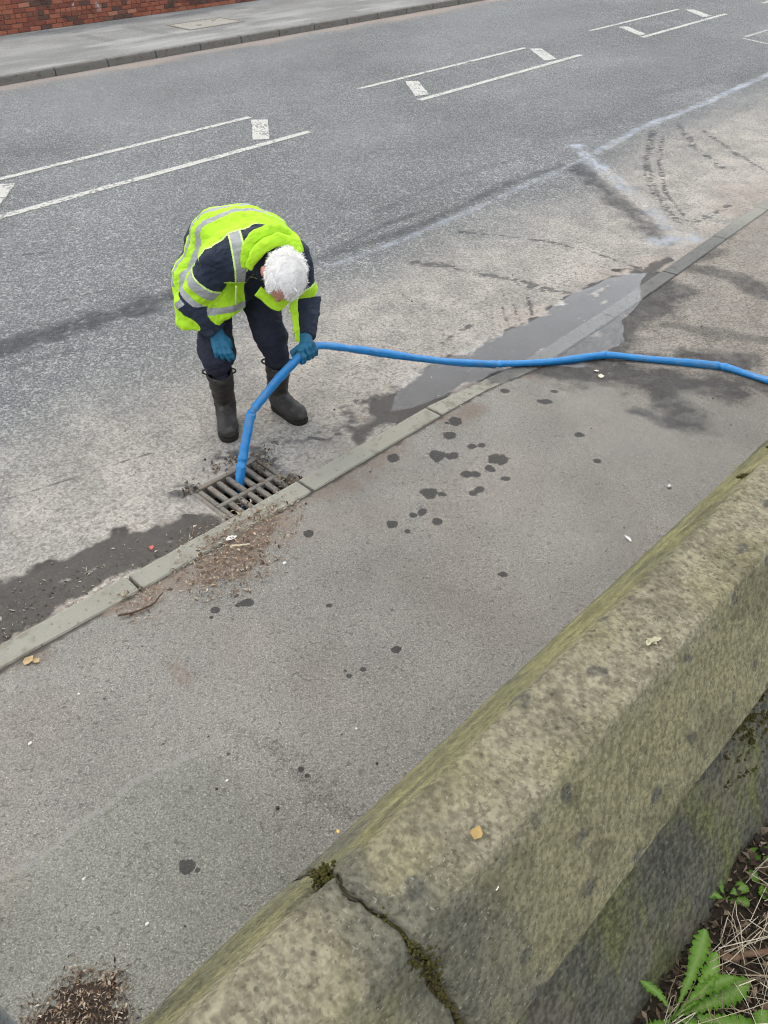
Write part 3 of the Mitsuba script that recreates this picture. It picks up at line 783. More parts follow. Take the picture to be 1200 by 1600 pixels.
# ------------------------------------------------------------------ far brick wall
bw = thing('brick_wall', 'weathered red brick boundary wall behind the far pavement', 'wall')
WY = 15.92
add('mortar_bed', chamfer_box(40, 0.2, 1.62, 0.01).apply_translation([14, WY + 0.115, 0.71]), 'm_mortar', bw)
bmesh = [chamfer_box(0.215, 0.1025, 0.064, 0.005), chamfer_box(0.1025, 0.1025, 0.064, 0.005)]
bply = [mikit.ply(m, 'm_mortar') for m in bmesh]
br = np.random.default_rng(11)
rest = {i: [] for i in range(len(BRICKS))}
for row in range(19):
    x = 2.0 + (row % 2) * 0.1125
    header = row % 4 == 3
    z = 0.108 + 0.036 + 0.0745 * row
    while x < 24:
        hd = header
        L = 0.1025 if hd else 0.215
        k = int(br.choice(len(BRICKS), p=[.3, .22, .2, .12, .06, .1]))
        pose = T().translate([x + L / 2, WY + 0.0513 + float(br.uniform(-0.005, 0.004)), z + float(br.uniform(-.002, .002))]).rotate([0, 1, 0], float(br.normal(0, 0.5))).rotate([0, 0, 1], float(br.normal(0, 0.7)))
        top = np.interp(x, [7.6, 14.0], [0.66, 0.09])
        if 7.55 < x < 14.1 and z - 0.04 < top + 0.05 and row < 9:
            add('brick', {**bply[1 if hd else 0], 'to_world': pose}, f'm_brick{k}', bw)
        else:
            m = bmesh[1 if hd else 0].copy()
            m.apply_transform(np.array(pose.matrix, float))
            rest[k].append(m)
        x += L + 0.0105
for k, ms in rest.items():
    add('upper_brick', cat(ms), f'm_brick{k}', bw)
    labels[[q for q in scene if q.startswith(bw + '__upper_brick')][-1]] = {'kind': 'stuff'}
add('capping', chamfer_box(40, 0.27, 0.075, 0.012).apply_translation([14, WY + 0.11, 1.565]), 'm_farkerb', bw)

# chamber cover in the far pavement
cv = thing('chamber_cover', 'pale concrete filled chamber cover let into the far pavement', 'manhole cover')
cp = sg.Polygon([(10.33, 14.52), (11.62, 14.50), (11.59, 13.70), (10.22, 13.66)])
ring = cp.difference(cp.buffer(-0.055, join_style=2))
add('frame', trimesh.creation.extrude_polygon(ring, 0.03, engine='earcut').apply_translation([0, 0, 0.086]), 'm_iron', cv)
add('infill', trimesh.creation.extrude_polygon(cp.buffer(-0.058, join_style=2), 0.03, engine='earcut').apply_translation([0, 0, 0.083]), 'm_cover', cv)
for px, py in [(10.72, 14.02), (11.3, 14.3)]:
    add('lifting_key_hole', trimesh.creation.cylinder(0.05, 0.012, sections=20).apply_translation([px, py, 0.1125]), 'm_farkerb', cv)


# ------------------------------------------------------------------ the stone wall in front of the camera
def wall_pt(s, n, z):
    s, n, z = np.broadcast_arrays(np.asarray(s, float), np.asarray(n, float), np.asarray(z, float))
    return np.stack([s * CW - n * SW, s * SW + n * CW, z], -1)


PROFILE = [(0.138, 1.152), (0.140, 1.158), (0.2545, 1.345), (0.260, 1.3500), (0.377, 1.352), (0.386, 1.345), (0.497, 1.158), (0.499, 1.150), (0.49, 1.12), (0.46, 1.118), (0.18, 1.118), (0.142, 1.125)]


def coping(s0, s1, seed, rag0=0.0, rag1=0.0, notch=(), wob0=0, wob1=0):
    c = np.array(PROFILE + PROFILE[:1])
    seg = []
    for a, b in zip(c[:-1], c[1:]):
        k = max(1, int(np.linalg.norm(b - a) / 0.0085))
        seg += [a + (b - a) * i / k for i in range(k)]
    c = np.array(seg)
    m = len(c)
    st = np.linspace(0, 1, int((s1 - s0) / 0.0085) + 2)
    j = meshkit.fbm(np.c_[c * 16, np.full(m, seed)], 4, seed)
    e0 = s0 + rag0 * np.maximum(j - 0.38, 0) * 3
    e1 = s1 - rag1 * np.maximum(meshkit.fbm(np.c_[c * 14, np.full(m, seed + 7.0)], 4, seed + 1) - 0.4, 0) * 3
    wob = 0.075 * (meshkit.fbm(np.c_[c * 11, np.full(m, 3.3)], 3, 77) - 0.5)
    e0, e1 = e0 + wob0 * wob, e1 + wob1 * wob
    S = e0[None] + (e1 - e0)[None] * st[:, None]
    N, Zc = np.broadcast_to(c[:, 0], S.shape).copy(), np.broadcast_to(c[:, 1], S.shape).copy()
    cen = np.array([0.318, 1.23])
    d = c - cen
    d = d / np.linalg.norm(d, axis=1, keepdims=True)
    q = np.stack([S, N, Zc], -1)
    h = (meshkit.fbm(q * 5, 3, seed) - 0.5) * 0.006 + (meshkit.fbm(q * 45, 3, seed + 3) - 0.5) * 0.005
    near_end = np.minimum(S - e0[None], e1[None] - S)
    h -= 0.003 * np.exp(-near_end / 0.005) + 0.016 * np.exp(-near_end / 0.016) * np.clip((meshkit.fbm(q * 26, 3, seed + 5) - 0.53) * 8, 0, 1)
    for (ns, nn, nz, r) in notch:
        dd = np.sqrt((S - ns) ** 2 + (N - nn) ** 2 + (Zc - nz) ** 2)
        h -= 0.03 * np.exp(-(dd / r) ** 2)
    N = N + h * d[:, 0]
    Zc = Zc + h * d[:, 1]
    V = wall_pt(S, N, Zc).reshape(-1, 3)
    F = []
    a = np.arange(len(st) - 1)[:, None] * m + np.arange(m)[None]
    b = np.arange(len(st) - 1)[:, None] * m + (np.arange(m)[None] + 1) % m
    F = np.concatenate([np.stack([a, a + m, b + m], -1).reshape(-1, 3), np.stack([a, b + m, b], -1).reshape(-1, 3)])
    c0, c1 = wall_pt(e0.mean(), 0.318, 1.23), wall_pt(e1.mean(), 0.318, 1.23)
    V = np.vstack([V, c0, c1])
    k = np.arange(m); kk = (k + 1) % m; base = (len(st) - 1) * m
    F = np.vstack([F, np.stack([np.full(m, len(V) - 2), k, kk], 1), np.stack([np.full(m, len(V) - 1), base + kk, base + k], 1)])
    out = tm(V, F)
    if out.volume < 0:
        out.faces = out.faces[:, ::-1]
    return out


sw = thing('stone_wall', 'low mossy stone wall with chamfered coping in front of the footway', 'wall')
add('coping_stone', coping(0.2945, 2.02, 2, 0.006, 0.01, [(1.545, 0.41, 1.30, 0.016), (1.72, 0.42, 1.29, 0.012)], wob0=1), 'm_stone', sw, smooth=True)
add('coping_stone', coping(-1.25, 0.2920, 5, 0.01, 0.005, [(0.285, 0.405, 1.30, 0.022)], wob1=1), 'm_stone', sw, smooth=True)
add('coping_stone', coping(2.035, 3.6, 8, 0.01, 0.01), 'm_stone', sw, smooth=True)
add('coping_stone', coping(-2.8, -1.265, 9, 0.01, 0.01), 'm_stone', sw, smooth=True)
add('coping_stone', coping(3.615, 5.2, 12, 0.01, 0.01), 'm_stone', sw, smooth=True)



def joint_fill(s0, s1, inset):
    c = np.array(PROFILE); cen = np.array([0.318, 1.23])
    d = c - cen
    c = c - inset * d / np.linalg.norm(d, axis=1, keepdims=True)
    return hull(np.vstack([wall_pt(s0, c[:, 0], c[:, 1]), wall_pt(s1, c[:, 0], c[:, 1])]))


add('joint_mortar', joint_fill(0.262, 0.325, 0.012), 'm_jointfill', sw)
add('joint_mortar', joint_fill(2.01, 2.045, 0.012), 'm_jointfill', sw)


def course(s0, s1, sec, seed, step=0.016):
    """a course of masonry of that cross-section (n, z), its faces uneven"""
    c = np.array(sec + sec[:1], float)
    seg = []
    for a, b in zip(c[:-1], c[1:]):
        k = max(1, int(np.linalg.norm(b - a) / step))
        seg += [a + (b - a) * i / k for i in range(k)]
    c = np.array(seg); m = len(c)
    st = np.arange(s0, s1 + step, step)
    S, N, Zc = st[:, None] + 0 * c[None, :, 0], c[None, :, 0] + 0 * st[:, None], c[None, :, 1] + 0 * st[:, None]
    q = np.stack([S, N, Zc], -1)
    h = (meshkit.fbm(q * 5, 3, seed) - 0.5) * 0.007 + (meshkit.fbm(q * 38, 3, seed + 3) - 0.5) * 0.005
    d = c - c.mean(0); d /= np.linalg.norm(d, axis=1, keepdims=True)
    V = wall_pt(S, N + h * d[:, 0], Zc + h * d[:, 1]).reshape(-1, 3)
    a = np.arange(len(st) - 1)[:, None] * m + np.arange(m)[None]
    b = np.arange(len(st) - 1)[:, None] * m + (np.arange(m)[None] + 1) % m
    F = np.concatenate([np.stack([a, a + m, b + m], -1).reshape(-1, 3), np.stack([a, b + m, b], -1).reshape(-1, 3)])
    V = np.vstack([V, wall_pt(s0, *c.mean(0)), wall_pt(st[-1], *c.mean(0))])
    k = np.arange(m); kk = (k + 1) % m; base = (len(st) - 1) * m
    F = np.vstack([F, np.stack([np.full(m, len(V) - 2), k, kk], 1), np.stack([np.full(m, len(V) - 1), base + kk, base + k], 1)])
    out = tm(V, F)
    if out.volume < 0:
        out.faces = out.faces[:, ::-1]
    return out


add('wall_body', course(-2.8, 5.2, [(0.2, 0.0), (0.2, 1.115), (0.46, 1.115), (0.46, 0.0)], 21, 0.04), 'm_plinth', sw, smooth=40)
PL = [(0.185, 1.116), (0.163, 1.104), (0.020, 0.845), (0.015, 0.72), (0.30, 0.72), (0.30, 1.112)]
add('sloping_plinth', course(0.2, 2.6, PL, 23, 0.010), 'm_plinth', sw, smooth=True)
add('sloping_plinth', course(-1.5, 0.195, PL, 25, 0.012), 'm_plinth', sw, smooth=True)
add('sloping_plinth', course(2.605, 5.2, PL, 27, 0.02), 'm_plinth', sw, smooth=True)


def moss_clump(centres, rad, n, seed, spread=1.0):
    """many little tufts about the centres"""
    r = np.random.default_rng(seed)
    ball = trimesh.creation.icosphere(subdivisions=1, radius=1.0)
    out = []
    for c, s in centres:
        for _ in range(n):
            p = c + r.normal(0, s * 0.5, 3) * [1, 1, 0.35]
            b = ball.copy()
            v = np.array(b.vertices) * rad * r.uniform(0.5, 1.3) * [1, 1, 0.75]
            v += (meshkit.noise(v * 220 + p * 100, 3) - 0.5)[:, None] * rad * 0.9 * np.array(ball.vertices)
            out.append(tm(v + p, b.faces))
    return cat(out)


def on_coping(n):
    return float(np.interp(n, [0.14, 0.255, 0.385, 0.497], [1.158, 1.347, 1.347, 1.158]))


def joint_wob(n):
    return float(0.075 * (meshkit.fbm(np.array([[n * 11, on_coping(n) * 11, 3.3]]), 3, 77)[0] - 0.5))


J = []
for n in np.linspace(0.15, 0.335, 30):
    J.append((wall_pt(0.2935 + joint_wob(n), n, on_coping(n) - 0.006), 0.003 + 0.014 * math.exp(-((n - .305) / .016) ** 2) + 0.015 * math.exp(-((n - .245) / .022) ** 2)))
add('moss', moss_clump(J, 0.0019, 55, 3), 'm_moss', sw, smooth=True)
add('moss', moss_clump([(wall_pt(0.289, 0.404, 1.306), 0.018), (wall_pt(0.283, 0.412, 1.295), 0.014)], 0.0026, 130, 5), 'm_moss', sw, smooth=True)
add('moss', moss_clump([(wall_pt(1.545, 0.408, 1.298), 0.012), (wall_pt(1.72, 0.42, 1.287), 0.010)], 0.004, 40, 6), 'm_moss', sw, smooth=True)
L = []
mr = np.random.default_rng(8)
for s in np.concatenate([mr.uniform(0.9, 2.4, 22), mr.normal(1.13, 0.05, 60)]):
    k = mr.uniform(0, 1) ** 2 * (0.5 if abs(s - 1.13) < 0.12 else 0.1)
    L.append((wall_pt(s, 0.158 - 0.12 * k, 1.098 - 0.25 * k), 0.010))
add('moss', moss_clump(L, 0.0022, 26, 9), 'm_moss', sw, smooth=True)
for q in [q for q in scene if q.startswith(sw + '__moss')]:
    labels[q] = {'kind': 'stuff'}

# the overgrown bank on the photographer's side
bs, bn = np.concatenate([np.linspace(-8, 0.2, 20), np.arange(0.22, 1.5, 0.008), np.linspace(1.52, 10, 24)]), np.concatenate([np.arange(0.10, -0.45, -0.008), np.linspace(-0.46, -20, 26)])
Sg, Ng = np.meshgrid(bs, bn, indexing='ij')
q3 = np.stack([Sg, Ng, 0 * Sg], -1)
Zg = 0.858 + 0.05 * (meshkit.fbm(q3 * 6, 3, 3) - 0.5) + 0.022 * (meshkit.fbm(q3 * 40, 3, 6) - 0.5) - 0.02 * np.clip(-Ng - 1, 0, 20)
V = wall_pt(Sg, Ng, Zg)
n0, n1 = Sg.shape
ii = np.arange(n0 * n1).reshape(n0, n1)
q = np.stack([ii[:-1, :-1], ii[1:, :-1], ii[1:, 1:], ii[:-1, 1:]], -1).reshape(-1, 4)
bank = tm(V.reshape(-1, 3), np.vstack([q[:, [0, 1, 2]], q[:, [0, 2, 3]]]))
if bank.face_normals[:, 2].mean() < 0:
    bank.faces = bank.faces[:, ::-1]
add('soil_bank', bank, 'm_soil', smooth=True, label='dark soil of the overgrown bank behind the stone wall', kind='structure')


def bank_z(s, n):
    q = np.array([s, n, 0.0])
    return 0.858 + 0.05 * (meshkit.fbm(q * 6, 3, 3) - 0.5) + 0.022 * (meshkit.fbm(q * 40, 3, 6) - 0.5)


# grey post at the footway's edge
po = thing('grey_post', 'smooth grey metal post standing in a litter-filled cutout by the stone wall', 'post')
pc = (-0.142, 0.855)
add('shaft', trimesh.creation.cylinder(0.064, 3.2, sections=48).apply_translation([pc[0], pc[1], 1.70]), 'm_post', po, smooth=40)


# ------------------------------------------------------------------ the person at the gully
A_ = lambda *q: np.array(q, float)
nrm = lambda v: np.asarray(v, float) / np.linalg.norm(v)
pe = thing('person', 'person in a hi-vis yellow and navy jacket bending over the gully holding the blue hose', 'person')

HIPR, HIPL = A_(2.325, 3.215, .84), A_(2.495, 3.135, .84)
KNER, KNEL = A_(2.135, 3.015, .485), A_(2.375, 2.865, .50)
ANKR, ANKL = A_(2.165, 3.055, .10), A_(2.437, 2.925, .10)
TOPR, TOPL = A_(2.098, 2.970, .375), A_(2.388, 2.842, .355)      # boot tops
TOER, TOEL = A_(2.055, 2.915, .045), A_(2.418, 2.745, .045)
P0, P1, P2 = A_(2.44, 3.15, .88), A_(2.39, 3.01, .965), A_(2.33, 2.83, .955)
SHR, SHL = A_(2.165, 2.925, .945), A_(2.450, 2.722, .920)
ELR, ELL = A_(2.072, 3.045, .738), A_(2.522, 2.718, .700)
WRR, WRL = A_(2.105, 2.955, .605), A_(2.374, 2.598, .585)
HC = A_(2.282, 2.607, .915)
LAT = nrm((-.85, .53, 0))
HU = nrm(A_(-.61, -.69, .38) + 0.20 * A_(.656, -.754, 0) - 0.20 * A_(.485, .414, .77))
HF = A_(-.485, -.414, -.77) + 0.12 * A_(-.656, .754, 0)
HF = nrm(HF - HU * (HF @ HU))
HR = np.cross(HF, HU)
HAX = np.array([HR, HF, HU])


def headp(r, f, u):
    return HC + r * HR + f * HF + u * HU


def body_sd(p):
    d = sd_ell(p, headp(0, -.006, .005), HAX, (.081, .104, .110))
    d = smin(d, sd_ell(p, headp(0, .035, -.055), HAX, (.055, .058, .07)), .03)
    d = smin(d, sd_cone(p, headp(0, .088, -.01), headp(0, .112, -.045), .010, .015), .015)          # nose
    d = smin(d, sd_cone(p, headp(-.03, .083, .012), headp(.03, .083, .012), .014, .014), .015)      # brow
    for sx in (-1, 1):
        d = smax(d, -sd_ell(p, headp(sx * .03, .096, -.012), HAX, (.016, .012, .011)), .012)        # eye sockets
        d = smin(d, sd_ell(p, headp(sx * .03, .083, -.012), HAX, (.012, .012, .010)), .004)
        d = smin(d, sd_ell(p, headp(sx * .096, -.004, -.008), HAX, (.016, .024, .036)), .008)       # ears
        d = smax(d, -sd_ell(p, headp(sx * .110, .002, -.006), HAX, (.007, .011, .019)), .006)
    d = smax(d, -sd_cone(p, headp(-.02, .098, -.078), headp(.02, .098, -.078), .004, .004), .006)   # mouth
    d = smin(d, sd_cone(p, headp(0, -.03, -.06), A_(2.34, 2.76, .95), .058, .065), .04)
    for a, b, r0, r1 in [(P2, P0, .10, .11), (P2, SHR, .09, .06), (P2, SHL, .09, .06), (SHR, ELR, .05, .042), (ELR, WRR, .04, .028), (SHL, ELL, .05, .042), (ELL, WRL, .04, .028),
                         (P0, HIPR, .10, .08), (P0, HIPL, .10, .08), (HIPR, KNER, .075, .052), (KNER, ANKR, .05, .035), (HIPL, KNEL, .075, .052), (KNEL, ANKL, .05, .035)]:
        d = smin(d, sd_cone(p, a, b, r0, r1), .03)
    return d


add('body', nets(body_sd, (1.9, 2.4, .04), (2.72, 3.36, 1.12), .006), 'm_skin', pe, smooth=True)


# hair: a short cropped shell and the strands standing out of it
def hairy(loc):
    """loc: head coordinates (right, forward, up) on the unit skull"""
    r, f, u = loc[..., 0], loc[..., 1], loc[..., 2]
    line = 0.52 + 0.34 * u - 0.62 * np.exp(-((r - 0.24) / 0.27) ** 2) + 0.08 * np.sin(r * 9)
    ear = (np.abs(r) > 0.74) & (u < 0.24) & (f > -0.38)
    return (f < line) & (u > -0.62) & ~ear


hs = trimesh.creation.icosphere(subdivisions=5)
hv = np.array(hs.vertices)
rad = A_(.081, .104, .110)
lump = meshkit.fbm(hv * 3.2, 3, 3) - 0.5
hd = hv * (rad + 0.016 + 0.014 * lump[:, None]) + [0, -.006, .005]
hd = hd * 1.0
keepf = hairy(hv[np.asarray(hs.faces)].mean(1))
hm = split(tm(HC + hd @ HAX, hs.faces), np.where(keepf, 0, 1), ['h', 'x'])['h']
tone = lambda k: np.clip(np.array([.80, .78, .755]) * k, 0, .92)
parts_v, parts_c = [np.array(hm.vertices)], [np.array([tone(0.8)] * len(hm.vertices))]
parts_f, base = [np.array(hm.faces)], len(hm.vertices)
hr_ = np.random.default_rng(21)
N = 14000
g = hr_.normal(size=(N, 3)); g /= np.linalg.norm(g, axis=1, keepdims=True)
g = g[hairy(g * 0.97 + hr_.normal(0, .03, g.shape))]
root = g * (rad + 0.013 + 0.014 * (meshkit.fbm(g * 3.2, 3, 3) - 0.5)[:, None]) + [0, -.006, .005]
swirl = np.stack([meshkit.noise(g * 4.5, 1), meshkit.noise(g * 4.5 + 9, 2), meshkit.noise(g * 4.5 + 19, 3)], -1) - 0.5
comb = np.array([0.25, 0.75, -0.1]) + 2.4 * swirl
comb -= g * (comb * g).sum(1, keepdims=True)
ln = hr_.uniform(.016, .040, len(g))[:, None]
dirn = g * 0.30 + comb * 0.85 + hr_.normal(0, .14, g.shape)
dirn /= np.linalg.norm(dirn, axis=1, keepdims=True)
mid, tip = root + dirn * ln * .55, root + (dirn * 1.0 - g * 0.28) * ln
side = np.cross(dirn, g); side /= np.linalg.norm(side, axis=1, keepdims=True) + 1e-9
w = hr_.uniform(.0006, .0012, len(g))[:, None]
quad = np.stack([root - side * w, root + side * w, mid - side * w * .8, mid + side * w * .8, tip], 1)
sv = HC + quad.reshape(-1, 3) @ HAX
o = base + 5 * np.arange(len(g))[:, None]
sf = np.concatenate([o + [0, 1, 3], o + [0, 3, 2], o + [2, 3, 4]])
sc_ = np.repeat(np.array([tone(k) for k in hr_.uniform(.85, 1.3, len(g))]), 5, axis=0)
parts_v.append(sv); parts_f.append(sf); parts_c.append(sc_)
add('hair', tm(np.vstack(parts_v), np.vstack(parts_f)), 'm_hair', pe, smooth=True, color=np.vstack(parts_c))


# jacket
SPINE = [(P0, .15), (P1, .145), (P2, .112)]


def arm_sd(p, s, e, w, r0, r1, r2):
    d = smin(sd_cone(p, s, e, r0, r1), sd_cone(p, e, w, r1, r2), .02)
    ax = nrm(w - e)
    return smax(d, (p - w) @ ax - 0.012, .012)


def torso_sd(p):
    d = None
    for sx, wd in ((-1, 1), (1, 1)):
        lw = np.array([0, 0, .045 if sx < 0 else 0.0])
        q = [P0 + sx * LAT * .095 - lw * .7, P1 + sx * LAT * .105 - lw, P2 + sx * LAT * .095 - lw]
        for (a, ra), (b, rb) in ((( q[0], .15), (q[1], .142)), ((q[1], .142), (q[2], .112))):
            e = sd_cone(p, a, b, ra, rb)
            d = e if d is None else smin(d, e, .05)
    for a, b, ra, rb in [(P0, P1, .155, .150), (P1, P2, .150, .118), (A_(2.14, 3.12, .82), A_(2.055, 3.085, .63), .085, .07), (P2, SHR, .105, .088), (P2, SHL, .105, .085), (P1 + LAT * .13, A_(2.165, 3.11, .80), .12, .115), (A_(2.165, 3.11, .80), A_(2.125, 3.04, .66), .115, .11), (A_(2.2, 3.0, .80), A_(2.19, 2.97, .66), .10, .10),
                         (P0, A_(2.36, 2.95, .80), .13, .11), (A_(2.36, 2.95, .80), A_(2.33, 2.92, .68), .11, .09), (P0 - LAT * .12, A_(2.55, 3.0, .80), .12, .08)]:
        d = smin(d, sd_cone(p, a, b, ra, rb), .045)
    # the hem: a slanting cut
    hem = .640 + 0.28 * ((p[..., 0] - 2.10) * .656 - (p[..., 1] - 3.0) * .754)
    d = smax(d, hem - p[..., 2], .012)
    return smax(d, -gap_sd(p), .010)


def gap_sd(p):
    """where the jacket hangs open down the front"""
    return smin(sd_cone(p, A_(2.215, 2.755, .90), A_(2.29, 2.835, .79), .022, .042), sd_cone(p, A_(2.29, 2.835, .79), A_(2.315, 2.86, .66), .042, .06), .02)


def armr_sd(p):
    return arm_sd(p, SHR, ELR, WRR, .086, .074, .056)


def arml_sd(p):
    return arm_sd(p, SHL, ELL, WRL, .078, .064, .052)


def jacket_sd(p):
    return smin(smin(torso_sd(p), armr_sd(p), .03), arml_sd(p), .03)


jk = nets(jacket_sd, (1.88, 2.42, .55), (2.74, 3.38, 1.13), .0037)
jk = wrinkle(jk, .012, (10, 10, 15), 4)
jk = wrinkle(jk, .008, (26, 26, 20), 9)
jv = np.asarray(jk.vertices)
cen = jv[np.asarray(jk.faces)].mean(1)
dt, d1, d2 = torso_sd(cen), armr_sd(cen), arml_sd(cen)
AX = nrm(P2 - P0)
s_ = (cen - P0) @ AX + 0.004 * (meshkit.noise(cen * 12, 2) - .5)
l_ = (cen - (P0 + P2) / 2) @ LAT


def along(c, s, e, w):
    """metres from the shoulder along the sleeve"""
    l1, l2 = np.linalg.norm(e - s), np.linalg.norm(w - e)
    t1 = np.clip(((c - s) @ nrm(e - s)), -1, l1)
    t2 = (c - e) @ nrm(w - e)
    near1 = np.linalg.norm(c - s - t1[:, None] * nrm(e - s), axis=1) < np.linalg.norm(c - e - np.clip(t2, 0, l2)[:, None] * nrm(w - e), axis=1)
    return np.where(near1, (c - s) @ nrm(e - s), l1 + t2)


YEL, NAV, BAND, PIPE = 0, 1, 2, 3
which = np.full(len(cen), YEL)
yoke = .357 - .40 * np.clip(-l_ - .045, 0, 1) - .85 * np.clip(l_ - .18, 0, 1)
sp_ = s_ + .25 * np.clip(l_ - .12, 0, 1)
which[(sp_ < .150) & (cen[:, 2] > .80) & (l_ > .15)] = NAV
up_side = cen[:, 2] > .80
which[up_side & (np.abs(sp_ - .182) < .012)] = BAND
which[up_side & (np.abs(sp_ - .238) < .0105)] = BAND
which[~up_side & (np.abs(cen[:, 2] - .715) < .016) & (l_ < .25)] = BAND
yk = (s_ > yoke) & (cen[:, 2] > .84)
which[yk] = NAV
lc, lw_ = np.where(l_ > -.06, .066, -.195), np.where(l_ > -.06, .025, .020)
which[yk & (np.abs(l_ - lc) < lw_)] = BAND
which[yk & (np.abs(np.abs(l_ - lc) - lw_ - .003) < .004)] = PIPE
which[(gap_sd(cen) < .009) & (cen[:, 2] < .93)] = NAV
which[(np.abs(s_ - yoke) < .004) & (cen[:, 2] > .84)] = PIPE
for dd, (s0, e0, w0), cuts in ((d1, (SHR, ELR, WRR), (.112, .122, .172, .210, .240)), (d2, (SHL, ELL, WRL), (.140, .149, .195, .195, .236))):
    arm = dd < dt - 0.004
    a = along(cen, s0, e0, w0)
    which[arm] = NAV
    which[arm & (a > cuts[0])] = PIPE
    if dd is d1:
        which[arm & (a > cuts[1])] = BAND
        which[arm & (a > cuts[2])] = YEL
        which[arm & (a > cuts[3])] = BAND
    else:
        which[arm & (a > cuts[1])] = YEL
        which[arm & (a > cuts[2])] = BAND
    which[arm & (a > cuts[4])] = NAV
sub = split(jk, which, ['y', 'n', 'b', 'p'])
jb = add('jacket', sub['y'], 'm_yellow', pe, smooth=True, label='bright yellow body of the jacket')
add('navy_panel', sub['n'], 'm_navy', jb, smooth=True)
add('reflective_band', sub['b'], 'm_band', jb, smooth=True)
add('piping', sub['p'], 'm_piping', jb, smooth=True)
COL = np.array([(2.185, 2.763, 0.948), (2.201, 2.762, 1.007), (2.242, 2.766, 1.05), (2.298, 2.759, 1.071), (2.388, 2.764, 1.06), (2.454, 2.75, 1.027), (2.432, 2.673, 1.009), (2.423, 2.638, 0.975)])
COL2 = np.array([(2.18, 2.733, 0.952), (2.208, 2.715, 1.005), (2.253, 2.703, 1.04), (2.315, 2.695, 1.051), (2.372, 2.68, 1.038), (2.392, 2.64, 1.009), (2.394, 2.615, 0.978)])
o1 = spline(COL, 10)
o2 = spline(COL2, 10)
taper = lambda n: np.sin(np.linspace(.3, np.pi - .3, n)) ** .5
col = cat([wrinkle(tube(o1, .033 * taper(len(o1)), 20, flat=.6, up=(-.6, -.7, .4)), .009, 26, 3), wrinkle(tube(o2, .031 * taper(len(o2)), 20, flat=.75, up=(-.6, -.7, .4)), .009, 26, 5)])
add('collar', col, 'm_yellow', jb, smooth=True)
# open front edges hanging down
fl = spline([A_(2.36, 2.63, .82), A_(2.318, 2.60, .76), A_(2.300, 2.575, .68), A_(2.290, 2.560, .60)], 8)
fl2 = spline([A_(2.21, 2.72, .84), A_(2.235, 2.675, .80), A_(2.255, 2.64, .775), A_(2.30, 2.63, .80)], 8)
add('front_flap', cat([wrinkle(tube(fl, np.linspace(.024, .010, len(fl)), 12, flat=.4, up=(-.6, -.7, .4)), .004, 40, 2), wrinkle(tube(fl2, .026, 12, flat=.4, up=(-.6, -.7, .4)), .004, 40, 7)]), 'm_yellow', jb, smooth=True)
zp = spline([A_(2.15, 2.80, .86), A_(2.165, 2.83, .80), A_(2.18, 2.86, .745)], 8)
add('zip_edge', tube(zp, .006, 8), 'm_piping', jb, smooth=True)


# trousers
def trouser_sd(p):
    d = sd_cone(p, HIPR, KNER, .100, .086)
    d = smin(d, sd_cone(p, KNER, TOPR + [0, 0, .06], .088, .078), .03)
    d = smin(d, sd_ell(p, KNER + [.005, .005, -.045], np.eye(3), (.088, .088, .075)), .03)
    e = sd_cone(p, HIPL, KNEL, .115, .082)
    e = smin(e, sd_cone(p, KNEL, TOPL + [0, 0, .03], .078, .066), .03)
    d = smin(d, e, .02)
    d = smin(d, sd_cone(p, HIPR + [0, 0, .05], HIPL + [0, 0, .05], .12, .12), .04)
    d = smin(d, sd_cone(p, KNER, TOPR - [0, 0, .05], .05, .046), .01)
    return smin(d, sd_cone(p, KNEL, TOPL - [0, 0, .05], .05, .046), .01)


tr = nets(trouser_sd, (1.95, 2.68, .24), (2.72, 3.4, 1.03), .006)
tr = wrinkle(tr, .011, (10, 10, 26), 6)
tr = wrinkle(tr, .004, (34, 34, 50), 8)
add('trousers', tr, 'm_trouser', pe, smooth=True)

